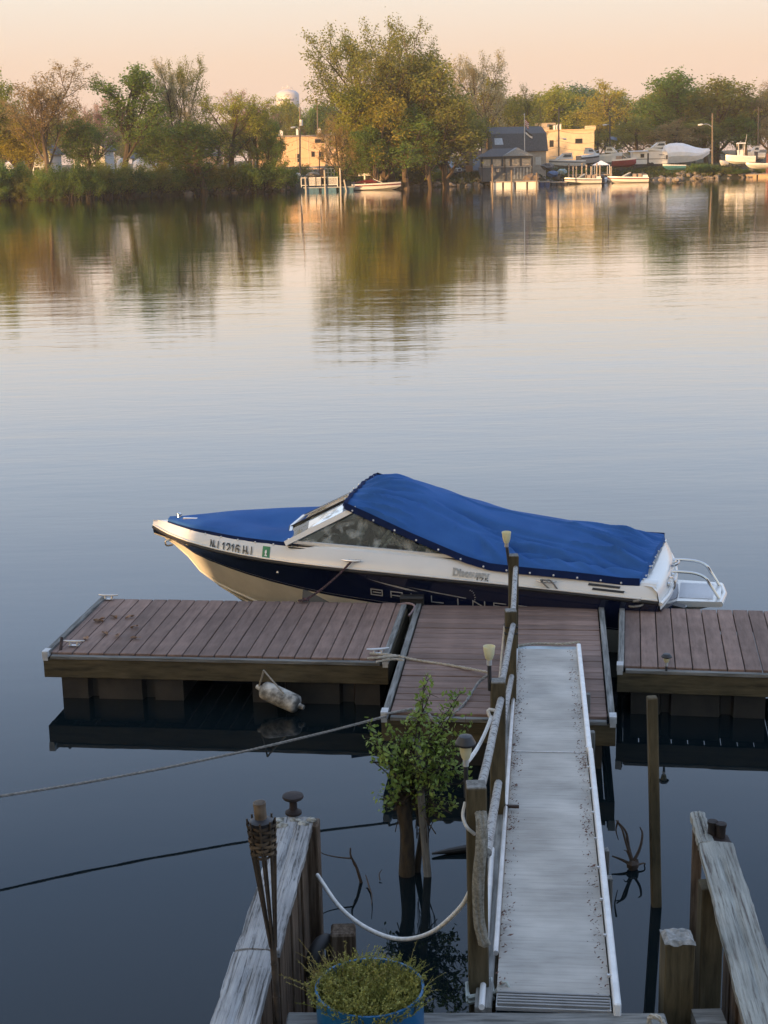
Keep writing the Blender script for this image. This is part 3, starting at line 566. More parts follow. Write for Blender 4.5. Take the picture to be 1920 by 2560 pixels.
# ================================================================== solar lights
SHADE = M('frosted_cup', (.80, .76, .54), .45, vs=5, col2=(.86, .83, .64), trans=.45); CAPM = M('black_plastic', (.022, .022, .025), .45, vs=8)
def solar(label, base, cup_r, cup_h, stem, has_cap, lean=(0, 0)):
    t = Thing('solar_light', label, 'solar light', base, 'solar stake lights', local=True)
    top = Vector((lean[0], lean[1], stem)); m = MB(); m.tube([(0, 0, -.06), top], [cup_r*.34, cup_r*.34], 10); t.part('stake', m, CAPM, sm=40)
    prof = [(cup_r*.40, 0), (cup_r*.62, cup_h*.12), (cup_r*.82, cup_h*.4), (cup_r*.92, cup_h*.75), (cup_r*1.0, cup_h), (cup_r*.93, cup_h), (cup_r*.80, cup_h*.5), (cup_r*.5, cup_h*.15)]
    m = MB(); m.lathe(prof, 18, top, close=False); t.part('cup', m, SHADE, sm=50)
    m = MB(); m.tube([top+Vector((0, 0, -.03)), top+Vector((0, 0, .004))], cup_r*.45, 12); t.part('collar', m, ALU, sm=40)
    if has_cap:
        m = MB(); z = cup_h*.9; m.lathe([(cup_r*1.5, z), (cup_r*1.55, z+cup_h*.12), (cup_r*1.3, z+cup_h*.30), (cup_r*.95, z+cup_h*.52), (cup_r*.4, z+cup_h*.58)], 20, top); t.part('cap', m, CAPM, sm=35)
    return t
p0 = aY(1165, 1962, 6.09); solar('solar light with a black domed cap on the nearest gangway post', p0, .030, .078, .12, True)
p1 = aY(1222, 1702, 8.2); solar('pale topless solar cup on the second gangway post', Vector((p1.x+.006, p1.y, p1.z)), .036, .085, .125, False, (-.002, .01))
p2 = aY(1273, 1396, 12.1); solar('pale topless solar cup leaning on the farthest gangway post', p2, .040, .10, .13, False, (-.022, .01))
p3 = dk(dkR, .345, .0); p3 = az(1666, 1672, DZ); solar('small solar light with black cap at the right dock front edge', p3, .030, .055, .055, True)
# ================================================================== blue barrel with weeds
bc = Vector((-.105, 5.62, 0)); BZ = 1.285; BR = .228
br = Thing('blue_barrel', 'bright blue plastic barrel planter at the bottom of the picture', 'barrel', (bc.x, bc.y, .88))
BLUE = M('blue_plastic', (.012, .115, .27), .4, vs=3, var=.15, bump=.05)
m = MB(); m.lathe([(BR*.97, .88-BZ), (BR, -.3), (BR, -.02), (BR+.004, 0), (BR-.007, 0), (BR-.010, -.05), (BR-.010, -.14)], 48, (bc.x, bc.y, BZ), close=False); br.part('drum', m, BLUE, sm=40)
m = MB(); m.lathe([(.001, -.06), (BR*.5, -.055), (BR-.01, -.07)], 32, (bc.x, bc.y, BZ), close=False); br.part('soil', m, EARTH)
def weeds(name, label, cat, c, rad, n, hgt, mat, rg, spread=.5, lean=None, leaf=.008, per=16):
    m = MB(); V = []; Fc = []
    for k in range(n):
        a = rg.uniform(0, 6.28); r = rad*math.sqrt(rg.random()); b = Vector((c.x+r*math.cos(a), c.y+r*math.sin(a), c.z)); h = hgt*rg.uniform(.5, 1.15)
        d = Vector((math.cos(a)*r/rad*spread+rg.gauss(0, .35), math.sin(a)*r/rad*spread+rg.gauss(0, .35), 1)); 
        if lean is not None: d += lean*rg.random()
        d.normalize(); bend = Vector((rg.gauss(0, .4), rg.gauss(0, .4), -.15))
        pts = [b+d*h*t+bend*h*t*t*.5 for t in (0, .33, .66, 1)]; m.tube(pts, [.0018, .0015, .0012, .0006], 3, False)
        for q in range(per):
            t = rg.uniform(.2, 1); p = b+d*h*t+bend*h*t*t*.5; u = Vector((rg.gauss(0, 1), rg.gauss(0, 1), rg.gauss(0, .7))).normalized(); w = u.cross(Vector((rg.random(), rg.random(), rg.random()))).normalized(); s_ = leaf*rg.uniform(.5, 1.4)
            m.quad(p, p+u*s_*.5+w*s_*.35, p+u*s_*1.2, p+u*s_*.5-w*s_*.35)
    return m
rg = random.Random(21)
WEED = M('weed_green', (.17, .18, .035), .8, vs=12, col2=(.42, .40, .11), rnd=0, trans=.3); DRYW = M('dry_weed', (.24, .21, .07), .85, vs=12, col2=(.40, .34, .13), rnd=0, trans=.3)
m = weeds('w', '', '', Vector((bc.x, bc.y, BZ-.06)), BR*.97, 1300, .11, WEED, rg, .3, leaf=.009, per=16)
pln = Thing('weed_clump', 'yellow green wiry weeds filling the blue barrel', 'plant', (bc.x, bc.y, BZ-.06)); pln.part('stems', m, WEED)
m = weeds('w', '', '', Vector((bc.x-.12, bc.y+.12, BZ-.08)), .13, 80, .16, DRYW, rg, .8, Vector((-.5, .3, 0)), leaf=.008, per=18); m2 = weeds('w', '', '', Vector((bc.x+.14, bc.y+.1, BZ-.08)), .09, 14, .16, DRYW, rg, .7, Vector((.2, .3, 0)), leaf=.008, per=14)
m.add(m2.v, m2.f); pln.part('dry_stems', m, DRYW)
# ================================================================== tiki torch
tt = Thing('garden_torch', 'bamboo garden torch with a woven basket head standing against the left bulkhead', 'torch', aY(697, 2590, 5.62))
BAMB = M('bamboo', (.085, .06, .038), .6, vs=20, col2=(.20, .145, .095), bump=.2); BAMD = M('dark_bamboo', (.028, .020, .014), .6, vs=20, col2=(.07, .05, .034), bump=.2)
tA = aY(700, 2640, 5.62); tB = aY(683, 2368, 5.62); tC = aY(660, 2140, 5.62); tD = aY(652, 2045, 5.62); tE = aY(648, 2006, 5.62)
ax = (tD-tC).normalized(); sx_ = ax.cross(Vector((0, 1, 0))).normalized(); sy_ = ax.cross(sx_)
m = MB(); m.tube([tA, tA.lerp(tB, .5), tB, tB+(tB-tA)*.1], [.013, .0135, .014, .012], 10); 
for f_ in (.2, .55, .85): q = tA.lerp(tB, f_); m.tube([q-ax*.004, q+ax*.004], .016, 10)
tt.part('pole', m, BAMD, sm=50)
for k in range(8):
    a = k*math.pi/4; q = tC+(sx_*math.cos(a)+sy_*math.sin(a))*.047; m = MB(); st_ = tB+(sx_*math.cos(a)+sy_*math.sin(a))*.012
    top = tC+(tD-tC)*1.0+(sx_*math.cos(a)+sy_*math.sin(a))*.058; m.tube([st_, st_.lerp(q, .5), q, top], [.0055, .0055, .006, .0045], 6); tt.part('split_cane', m, BAMD, sm=50)
for k in range(9):
    h = .07+.86*k/9; c = tC.lerp(tD, h); r = .048+.010*h; m = MB(); P = []
    for i in range(33):
        a = 2*math.pi*i/32; rr = r+.005*math.cos(4*a+math.pi*k)*1.2; P.append([c+(sx_*math.cos(a)+sy_*math.sin(a))*rr-ax*.0065, c+(sx_*math.cos(a)+sy_*math.sin(a))*(rr+.001)+ax*.0065])
    m.grid(P); tt.part('woven_band', m, BAMB if 0 < k < 5 else BAMD, sm=50)
m = MB(); c = tC.lerp(tD, .93); m.tube([tC.lerp(tD, .1), c, c+ax*.012], [.042, .05, .03], 16); tt.part('oil_can', m, CAPM, sm=40)
m = MB(); m.tube([c, tE-ax*.01, tE], [.026, .026, .024], 14); m.tube([tE-ax*.012, tE], .027, 14); tt.part('snuffer_cap', m, BAMB, sm=40)
# ================================================================== drift snag, twigs, bush
SNAG = M('dark_branch', (.028, .020, .014), .8, vs=14, col2=(.07, .045, .03), bump=.4)
def twig(pts, r0, r1): q = smooth(pts, 3*len(pts)); return q, [r0+(r1-r0)*i/(len(q)-1) for i in range(len(q))]
m = MB(); c = az(1582, 2162, .03)
def PX(px, py, dy=0): return aY(px, py, c.y+dy)
for pts, r in (([(1582, 2160), (1572, 2120), (1565, 2080), (1545, 2055)], .014), ([(1582, 2160), (1566, 2110), (1556, 2075), (1548, 2062), (1540, 2050)], .010), ([(1582, 2158), (1600, 2120), (1606, 2085), (1600, 2068)], .012), ([(1582, 2164), (1556, 2150), (1530, 2140)], .014), ([(1545, 2052), (1540, 2075), (1546, 2100)], .007), ([(1590, 2163), (1612, 2158), (1606, 2172)], .008), ([(1580, 2160), (1568, 2130), (1560, 2125)], .007)):
    q, rr = twig([PX(*p, i*.03) for i, p in enumerate(pts)], r, r*.35); m.tube(q, rr, 6)
m.blob((c.x, c.y, .03), .05, .04, .04, random.Random(1)); solo('drift_branch', m, SNAG, 'dark twisted driftwood snag sticking out of the water right of the gangway', 'branch', loc=c)
m = MB(); c = az(903, 2206, 0)
for pts, r in (([(903, 2206), (890, 2165), (877, 2140), (876, 2120)], .012), ([(877, 2146), (845, 2143), (812, 2136), (795, 2126)], .006), ([(890, 2168), (884, 2160), (880, 2150)], .006)):
    q, rr = twig([aY(px, py, c.y+.0) for px, py in pts], r, r*.4); m.tube(q, rr, 6)
solo('drift_branch', m, SNAG, 'thin forked branch rising from the water near the white rope', 'branch', loc=c)
m = MB(); c = az(925, 2225, 0)
for pts, r in (([(925, 2225), (918, 2200), (914, 2187)], .007), ([(950, 2200), (948, 2185), (955, 2174)], .005), ([(925, 2222), (930, 2240), (928, 2262)], .005)):
    q, rr = twig([az(px, py, .01+.02*i) for i, (px, py) in enumerate(pts)], r, r*.4); m.tube(q, rr, 6)
solo('drift_branch', m, SNAG, 'little twigs afloat left of the bush trunk', 'branch', loc=c)
def leafcloud(cents, size, rg_np, droop=0):
    n = len(cents); u = rg_np.normal(size=(n, 3)); u[:, 2] -= droop; u /= np.linalg.norm(u, axis=1)[:, None]; w = np.cross(u, rg_np.normal(size=(n, 3))); w /= np.linalg.norm(w, axis=1)[:, None]+1e-9
    s_ = size*rg_np.uniform(.6, 1.4, size=(n, 1)); a = cents; b = cents+u*s_*.55+w*s_*.33; c_ = cents+u*s_*1.15; d = cents+u*s_*.55-w*s_*.33
    return np.stack([a, b, c_, d], 1).reshape(-1, 3)
def quadmesh(name, V):
    me = bpy.data.meshes.new(name); n = len(V)//4; me.vertices.add(4*n); me.vertices.foreach_set('co', np.ascontiguousarray(V, dtype=np.float32).ravel()); me.loops.add(4*n); me.loops.foreach_set('vertex_index', np.arange(4*n, dtype=np.int32))
    me.polygons.add(n); me.polygons.foreach_set('loop_start', np.arange(0, 4*n, 4, dtype=np.int32)); me.update(calc_edges=True); return me
bb = az(1012, 2185, 0); bush = Thing('river_bush', 'green leafy bush growing out of the water left of the gangway', 'bush', bb)
BARK = M('wet_bark', (.016, .012, .008), .85, vs=10, st=(3, 3, .8), col2=(.06, .042, .022), bump=.8, bs=30)
m = MB(); m.tube(smooth([bb+Vector((0, 0, -.3)), aY(1018, 2100, bb.y), aY(1008, 2020, bb.y+.02), aY(1012, 1985, bb.y+.03)], 14), [.066, .063, .058, .054, .05, .047, .046, .048, .047, .05, .046, .042, .03, .022], 12)
m.tube(smooth([bb+Vector((.06, .02, -.2)), aY(1050, 2110, bb.y+.05), aY(1065, 2020, bb.y+.08)], 10), [.03, .028, .026, .024, .02, .018, .016, .014, .01, .008], 8); bush.part('trunk', m, BARK, sm=60)
m = MB(); rg = random.Random(4); tips = []
B0 = aY(1012, 1995, bb.y+.03)
targets = [(1060, 1722, .1), (1048, 1780, .0), (1075, 1735, .15), (1000, 1850, -.05), (935, 1845, -.1), (948, 1880, -.1), (1150, 1735, .25), (1135, 1770, .2), (1160, 1845, .1), (1140, 1905, .0), (1095, 1850, .1), (980, 1900, 0), (1120, 1960, .1), (1030, 1890, -.1), (1075, 1900, -.1), (1150, 1960, 0), (1080, 1980, -.15), (990, 1960, -.1), (1045, 1840, .1), (1110, 1800, .1), (975, 1830, .0), (1020, 1800, .1), (1170, 1930, .1), (1100, 1920, -.05), (1060, 1950, 0), (1125, 1870, 0), (965, 2010, 0), (1140, 2015, .05), (1095, 2035, 0), (1062, 1705, .1), (925, 1812, 0), (1165, 1815, .1)]
for px, py, dy in targets:
    e = aY(px, py, bb.y+dy); mid = B0.lerp(e, .5)+Vector((rg.gauss(0, .03), rg.gauss(0, .03), rg.uniform(-.02, .05))); q = smooth([B0+Vector((rg.gauss(0, .03), rg.gauss(0, .03), rg.uniform(-.1, 0))), mid, e], 12); m.tube(q, [.011-.0008*i for i in range(12)], 5, False)
    big = py < 1860
    for i in range(3, 12):
        for _ in range(2 if i < 7 else 3):
            d = Vector((rg.gauss(0, 1), rg.gauss(0, 1), rg.gauss(.5, .7))).normalized()*rg.uniform(.04, .08 if big else .13); m.tube([q[i], q[i]+d*.5, q[i]+d], [.003, .0025, .001], 3, False); tips += [q[i]+d*t for t in (.3, .55, .8, 1)]
for k in range(22):     # bare shoots beside the trunk
    x = rg.uniform(1020, 1075); e = aY(x, rg.uniform(2060, 2120), bb.y+rg.uniform(-.05, .1)); s_ = aY(x+rg.uniform(-10, 10)+8, 1985, bb.y+.03); m.tube(smooth([s_, s_.lerp(e, .5)+Vector((rg.gauss(0, .02), 0, 0)), e], 6), .003, 3, False)
for px, py in ((1100, 2050), (1130, 2035), (1090, 2085), (930, 1900), (955, 2000), (988, 2080)):
    e = aY(px, py, bb.y-.05); m.tube(smooth([B0, B0.lerp(e, .5)+Vector((0, 0, .03)), e], 8), .004, 4, False)
bush.part('branches', m, BARK)
rn = np.random.default_rng(3); T_ = np.array([tuple(t) for t in tips]); C_ = T_[rn.random(len(T_)) < .42]; C_ = np.repeat(C_, 2, 0); C_ = C_+rn.normal(size=C_.shape)*.02
BUSHL = M('bush_leaf', (.12, .20, .03), .55, vs=6, col2=(.31, .40, .09), rnd=0, trans=.35)
me = quadmesh('leaves', leafcloud(C_-np.array(tuple(bb)), .031, rn)); obj('leaves', me, BUSHL, bush.o)
# ================================================================== THE MOORED MOTORBOAT  (local: X forward from the transom, Y to port, Z up from the water)
BL = 5.43
BOAT_LOC, BOAT_RZ = (2.785, 14.30, 0), R(166.6)
boat = Thing('motorboat', 'navy and white motorboat under a bright blue cover, moored behind the docks', 'motorboat', BOAT_LOC, None, BOAT_RZ, True)
GEL = M('white_gelcoat', (.70, .69, .66), .22, vs=2, var=.04, rnd=0, coat=.4); NAVY = M('navy_gelcoat', (.0045, .008, .030), .16, vs=2, var=.1, rnd=0, coat=.6)
CREAM = M('cream_bottom', (.46, .445, .40), .45, vs=3, col2=(.58, .56, .50), rnd=0); VINYL = M('dark_vinyl', (.018, .018, .02), .55, vs=9)
CHROME = M('stainless', (.62, .62, .62), .18, 1, vs=9, var=.05); SILV = M('silver_film', (.38, .38, .37), .35, .3, vs=9)
def itp(K, x):
    for (a, va), (b, vb) in zip(K, K[1:]):
        if x <= b: u = max(0, (x-a)/(b-a)); return va+(vb-va)*u
    return K[-1][1]
def hb(t): return (.95+.05*min(1, t/.35))*(1-max(0, (t-.35)/.65)**3.0)
HZ = [(0, .54), (.1, .58), (.2, .62), (.3, .66), (.4, .695), (.5, .725), (.6, .742), (.7, .755), (.8, .768), (.9, .79), (.96, .815), (1, .85)]
def hzr(t): return itp(HZ, t)
def hgun(t):
    e = max(0, (t-.88)/.12); return max(0, hb(t)-.09+.03*e), hzr(t)+itp([(0, .155), (.25, .17), (.4, .185), (.65, .18), (.85, .145), (.96, .10), (1, .06)], t)
def hnavy(t): return .31*(1-.78*max(0, (t-.45)/.55)**1.7)
def hkeel(t): return itp([(0, -.3), (.6, -.3), (.7, -.2), (.78, -.06), (.83, .08), (.86, .2), (.91, .45), (.965, .71), (1, .80)], t)
def hchine(t):
    return max(0.0, .86*(1-max(0, (t-.3)/.63)**1.9)) if t < .93 else 0.0, -.04+.62*max(0, (t-.4)/.6)**1.9
def hpt(t, s, side=1, off=0):
    """s: 0 gunwale .. 1 rub rail .. 2 navy/cream line .. 3 chine .. 4 keel"""
    b, zr = hb(t), hzr(t); gb, gz_ = hgun(t); cb, cz = hchine(t); zn = zr-hnavy(t); kz = hkeel(t)
    cz = max(cz-.12*max(0, t-.6), kz+.004); cz = min(cz, zn-.03+.022*t); kz = min(kz, cz-.004)
    f = (zn-cz)/(zr-cz); nb2 = cb+(b-cb)*(max(0, f)**(.75+.9*max(0, (t-.6)/.4)))
    P = [(gb, gz_), (b, zr), (nb2, zn), (cb, cz), (0, kz)]
    i = min(3, int(s)); q = s-i; y = P[i][0]+(P[i+1][0]-P[i][0])*q; z = P[i][1]+(P[i+1][1]-P[i][1])*q
    if 1 < s < 2: y -= .02*math.sin(math.pi*(s-1))*t
    if i == 0: y += .016*math.sin(math.pi*q)
    if off: y += off
    rake = 0
    x = t*BL+(zr-z)*(-.12 if t < .02 else 0)
    return Vector((x, side*y, z))
TS = [0, .02, .06, .12, .18, .24, .3, .36, .42, .48, .54, .6, .66, .72, .77, .82, .86, .9, .93, .955, .975, .99, 1.0]
def strip(s0, s1, n, off=0):
    m = MB()
    for sd in (1, -1):
        P = [[hpt(t, s0+(s1-s0)*k/n, sd, off) for k in range(n+1)] for t in TS]
        if sd < 0: P = [r[::-1] for r in P]
        m.grid(P)
    return m
boat.part('bottom', strip(2.0, 4, 8), CREAM, sm=40); boat.part('hull_side', strip(1.0, 2.0, 5), NAVY, sm=50); boat.part('topside', strip(0, 1.0, 4), GEL, sm=50)
m = MB()
for sd in (1, -1):
    m.tube([hpt(t, 1.0, sd)+Vector((0, sd*.006, 0)) for t in TS], .019, 8)
boat.part('rub_rail', m, VINYL, sm=50)
m = MB()
for sd in (1, -1): m.tube([hpt(t, 1.0, sd)+Vector((0, sd*.012, .026)) for t in TS], .009, 6)
boat.part('rail_cap', m, GEL, sm=50)
m = MB()
for sd in (1, -1):
    P = [[hpt(t, 2.0+k*.06, sd, .005) for k in (0, 1)] for t in TS[:-1]]; m.grid(P if sd > 0 else [r[::-1] for r in P])
boat.part('boot_stripe', m, NAVY)
m = MB()
for sd in (1, -1):
    for t0, w in ((0, .012),):
        m.tube([hpt(t, 3.0, sd, .006) for t in TS[:-2]], .012, 6)
    m.tube([hpt(t, 3.5, sd, .006)+Vector((0, 0, -.004)) for t in TS[6:-3]], .010, 6)
boat.part('spray_strake', m, CREAM, sm=50)
# deck: side decks, foredeck lip, transom
m = MB()
def inner(t): gb, gz_ = hgun(t); return max(0, gb-(.13 if t < .6 else .13-.05*(t-.6)/.4)), gz_+.012
for sd in (1, -1):
    P = []
    for t in TS: gb, gz_ = hgun(t); ib, iz = inner(t); P.append([(t*BL, sd*gb, gz_), (t*BL, sd*(gb*.7+ib*.3), gz_+.014), (t*BL, sd*ib, iz)])
    m.grid(P if sd < 0 else [r[::-1] for r in P])
m.add([(t*BL, sd*inner(t)[0], inner(t)[1]) for t in (1, .99, .975, .955, .93) for sd in (1, -1)], [(2*i, 2*i+2, 2*i+3, 2*i+1) for i in range(4)])
# foredeck strip under the windscreen
m.grid([[(x, sd*.9*hb(x/BL), hgun(x/BL)[1]+.02) for sd in (-1, -.5, 0, .5, 1)] for x in (3.40, 3.50, 3.58)])
boat.part('deck', m, GEL, sm=50)
m = MB(); n = 9      # transom, curved, leaning forward at the top
def trp(f, z): y = f*hb(0)*(1 if z > .5 else .9+.1*z/.5); return (-.10*(1-f*f)-(.62-z)*.24*(1-.2*f*f)+.0, y, z)
P = [[trp(-1+2*k/12, z) for k in range(13)] for z in (-.25, .0, .25, .47)]; m.grid(P); boat.part('lower_transom', m, NAVY, sm=50)
m = MB(); P = [[trp(-1+2*k/12, z) for k in range(13)] for z in (.472, .53, .58, .64)]; P.append([(trp(-1+2*k/12, .66)[0]+.05, (-1+2*k/12)*.91, .685) for k in range(13)]); P.append([(.30, (-1+2*k/12)*.84, .69) for k in range(13)]); m.grid(P); boat.part('transom', m, GEL, sm=50)
m = MB(); m.tube([Vector(trp(-1+2*k/24, .53))+Vector((-.01, 0, 0)) for k in range(25)], .02, 8); boat.part('transom_rail', m, GEL, sm=50)
for y in (.55, .2, -.35):
    m = MB(); m.tube([Vector(trp(y, .60))+Vector((-.0, 0, 0)), Vector(trp(y, .60))+Vector((-.02, 0, 0))], .028, 12); boat.part('transom_fitting', m, CHROME, sm=40)
m = MB(); q = Vector(trp(.42, .64)); m.tube(smooth([q, q+Vector((-.05, .02, -.0)), q+Vector((-.06, .03, -.08)), q+Vector((-.035, .04, -.12))], 10), .012, 8); boat.part('grab_handle', m, CHROME, sm=40)
m = MB(); q = Vector(trp(-.05, .66)); m.tube(smooth([q, q+Vector((-.06, 0, .03)), q+Vector((-.06, .12, .03)), q+Vector((0, .12, 0))], 10), .012, 8); boat.part('grab_handle', m, CHROME, sm=40)
# covers
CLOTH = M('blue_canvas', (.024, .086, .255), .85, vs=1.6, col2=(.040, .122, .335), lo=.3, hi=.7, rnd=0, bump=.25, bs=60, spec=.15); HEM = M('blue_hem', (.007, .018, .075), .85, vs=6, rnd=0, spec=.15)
STUD = M('snap_stud', (.68, .68, .68), .3, .3, vs=5)
def snap(p): m = MB(); m.blob(p, .011, .011, .011, random.Random(1), 0, 6, 4); boat.part('snap', m, STUD, sm=60)
# bow cover
m = MB(); P = []; hemL = []
for i in range(25):
    t = .655+(.965-.655)*i/24; b = max(.02, hb(t)-.10)*1.0; aft = 0; row = []
    for k in range(21):
        f = -1+2*k/20; sweep = .10*(1-f*f)*(1-i/24); x = t*BL+sweep; z = hgun(t)[1]+.035+.045*(1-abs(f)**2.2)*(.4+.6*(1-i/24)) ; z -= .085*math.exp(-(((x-3.98)/.38)**2+((f-.05)/.42)**2))
        z += .006*math.sin(9*x+5*f)*(1-abs(f)); row.append((x, f*b, z-.018*(abs(f) > .97)))
    P.append(row)
m.grid(P); bc_ = boat.part('bow_cover', m, CLOTH, sm=60)
m = MB()
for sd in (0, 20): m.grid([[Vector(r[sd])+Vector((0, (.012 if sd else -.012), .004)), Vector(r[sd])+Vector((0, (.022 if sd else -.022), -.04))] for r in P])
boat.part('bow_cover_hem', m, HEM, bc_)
for i in range(1, 25, 3): snap(Vector(P[i][20])+Vector((0, .024, -.028)))
for k in (3, 8, 13, 17): snap(Vector(P[0][k])+Vector((-.01, 0, .008)))
# windscreen
ZB = lambda x: hgun(x/BL)[1]+.02
WS = dict(pr=Vector((1.80, .885, ZB(1.8)+.02)), pc=Vector((3.66, .80, ZB(3.66)+.0)), pm=Vector((3.80, .22, ZB(3.8)+.02)), sm=Vector((3.80, -.22, ZB(3.8)+.02)), sc=Vector((3.66, -.80, ZB(3.66)+.0)), srr=Vector((1.95, -.905, ZB(1.95)+.03)),
          tp=Vector((2.98, .66, 1.29)), tpm=Vector((3.08, .2, 1.335)), tsm=Vector((3.08, -.2, 1.335)), ts=Vector((3.03, -.66, 1.29)), tr=Vector((1.80, .80, .95)), trs=Vector((1.80, -.8, .95)))
ws = boat.part('windscreen_frame', MB(), GEL)
m = MB()
m.beam(WS['pc']+Vector((.03, .01, -.01)), WS['tp'], .05, .075, (0, 1, .35)); m.beam(WS['sc'], WS['ts'], .05, .06, (0, -1, .35)); m.beam(WS['pm'], WS['tpm'], .05, .022, (1, 0, .6)); m.beam(WS['sm'], WS['tsm'], .045, .022, (1, 0, .6))
m.beam(WS['tp'], WS['tpm'], .04, .03); m.beam(WS['tpm'], WS['tsm'], .04, .03); m.beam(WS['tsm'], WS['ts'], .04, .03)
m.beam(WS['pc']+Vector((-.05, .0, .012)), WS['pr'], .025, .03); m.beam(WS['sc'], WS['srr'], .025, .03); m.beam(WS['pc'], WS['pm'], .03, .035); m.beam(WS['pm'], WS['sm'], .03, .035); m.beam(WS['sm'], WS['sc'], .03, .035)
me = m.mesh('windscreen_frame'); me.materials.append(GEL); ws.data = me
m = MB(); m.beam(WS['pc']+Vector((0, .015, -.018)), WS['pr']+Vector((-.1, .015, -.03)), .012, .012); m.beam(WS['pc']+Vector((0, .022, -.042)), WS['pr']+Vector((-.1, .022, -.05)), .012, .010); boat.part('frame_gasket', m, VINYL)
GL1 = GLASS('windscreen_glass', (.80, .84, .82), opaq=.65, ocol=(.40, .43, .42)); GL2 = GLASS('front_glass', (.62, .63, .58), opaq=.8, ocol=(.26, .22, .13))  # front panes: olive patches paint in dirt and olive-tan reflections
for nm, q, gm in (('side_window', [WS['pc']+Vector((-.05, -.0, .02)), WS['pr'], WS['tr'], WS['tp']], GL1), ('side_window', [WS['sc'], WS['srr'], WS['trs'], WS['ts']], GL1), ('front_window', [WS['pc'], WS['pm'], WS['tpm'], WS['tp']], GL2), ('front_window', [WS['sm'], WS['sc'], WS['ts'], WS['tsm']], GL2), ('front_window', [WS['pm'], WS['sm'], WS['tsm'], WS['tpm']], GL2)):
    m = MB(); m.quad(*q); nrm = (q[1]-q[0]).cross(q[2]-q[0]).normalized()*.006; m.add([p-nrm for p in q], [(3, 2, 1, 0)]); boat.part(nm, m, gm)
m = MB(); m.beam(WS['pc'].lerp(WS['pm'], .05)+Vector((.02, 0, 0)), WS['pm'].lerp(WS['pc'], .02)+Vector((.02, 0, .0)), .012, .03); m.beam(WS['pm']+Vector((0, .035, .005)), WS['tpm']+Vector((0, .03, 0)), .012, .024, (1, 0, .6)); m.beam(WS['sm']+Vector((0, -.03, .005)), WS['tsm']+Vector((0, -.03, 0)), .012, .024, (1, 0, .6)); boat.part('window_gasket', m, VINYL)
# main cover: tent from the windscreen top to the stern
m = MB(); P = []
def lerpk(K, x):
    for (a, va), (b, vb) in zip(K, K[1:]):
        if a <= x <= b: return va+(vb-va)*(x-a)/(b-a)
    return K[0][1] if x < K[0][0] else K[-1][1]
KC = [(-.02, .78), (.12, .84), (.4, .92), (.8, .99), (1.3, 1.07), (1.75, 1.165), (2.1, 1.28), (2.4, 1.375), (2.6, 1.445), (2.76, 1.462), (2.92, 1.435), (3.10, 1.38)]
KV = [(-.02, .875), (1.3, .95), (1.80, .945), (2.4, .86), (3.10, .70)]; KH = [(-.02, .735), (.3, .74), (.8, .785), (1.2, .815), (1.6, .845), (1.85, .91), (2.4, 1.10), (2.85, 1.26), (3.10, 1.345)]
KX = [(-.02, 1.7), (1.3, 1.9), (2.2, 1.7), (2.7, 1.6), (3.10, 2.4)]
rn_ = random.Random(8); NU, NV = 200, 112
rc_ = random.Random(4); CREASE = []
for k in range(13): CREASE.append((.12, .75-.11*k, .55+rc_.uniform(0, .5), .62-.13*k+rc_.uniform(-.1, .1), .018+rc_.random()*.014, rc_.choice((-1, 1))*.016))
for k in range(9): CREASE.append((3.0, .95-.14*k, 2.55+rc_.uniform(-.25, .1), .9-.17*k, .02+rc_.random()*.012, rc_.choice((-1, 1))*.014))
for k in range(8): CREASE.append((2.3-.12*k, .2+.07*k+rc_.uniform(-.1, .1), .9+rc_.uniform(-.3, .4), .45+.05*k, .02+rc_.random()*.02, -.017))
for k in range(7): CREASE.append((1.7-.22*k, .93, 1.95-.22*k+rc_.uniform(-.3, .3), .6, .022, rc_.choice((-1, 1))*.011))
CREASE += [(2.2, -.05, .25, -.08, .014, .012), (1.5, .78, .15, .74, .03, -.026)]
for i in range(NU+1):
    x = 3.10+(.10-3.10)*i/NU; row = []; vmax = lerpk(KV, x); zh = lerpk(KH, x); zc = lerpk(KC, x); ex = lerpk(KX, x)
    for k in range(NV+1):
        f = -1+2*k/NV; a = abs(f); sd = 1 if f >= 0 else -1
        if a > .93: q = (a-.93)/.07; y = vmax*(1-.0*q)*sd; ztop = zh+(zc-zh)*(1-.93**ex); z = ztop*(1-q)+(zh-.03)*q; y = sd*(vmax*.93+(vmax*1.005-vmax*.93)*q)
        else: z = zh+(zc-zh)*(1-a**ex); y = vmax*f
        wr = .010*math.sin(7*x+9*f+2*math.sin(3*x))*(1-a)+.008*math.sin(23*a+6*x)*a*(1-a)*2
        st = math.exp(-((x-.12)/.30)**2); wr += st*.016*math.sin(22*f+9*x)*(.3+a)
        fr = math.exp(-((x-2.95)/.22)**2); wr += fr*.010*math.sin(26*f+10*x)
        wr += .02*math.exp(-((f-.42-.12*math.sin(1.2*x))/.05)**2)*(x < 2.4)*(-.7)+.012*math.exp(-((f-.55-.1*x+.1)/.05)**2)*(.4 < x < 2)
        wr += -.022*math.exp(-((f-.70+.03*math.sin(5*x))/.06)**2)*(x < 1.5)
        for (xa, fa, xb, fb, wd, am) in CREASE:
            dx_, df = (xb-xa)*.5, fb-fa; L2 = dx_*dx_+df*df; u_ = ((x-xa)*.5*dx_+(f-fa)*df)/L2
            if -.05 < u_ < 1.05: q_ = (-(x-xa)*.5*df+(f-fa)*dx_)/math.sqrt(L2)/wd; wr += 2.3*am*math.exp(-q_*q_)*max(0, math.sin(math.pi*min(1, max(0, u_))))**.5
        xo = -.04*(1-f*f)*(i == NU)
        row.append((x+xo+.075*f*math.exp(-((x-.1)/.25)**2), y, z+wr*(a < .97)))
    P.append(row)
m.grid(P)
m.grid([[P[NU][k], (P[NU][k][0]-.012, P[NU][k][1], P[NU][k][2]-.055)] for k in range(NV+1)])
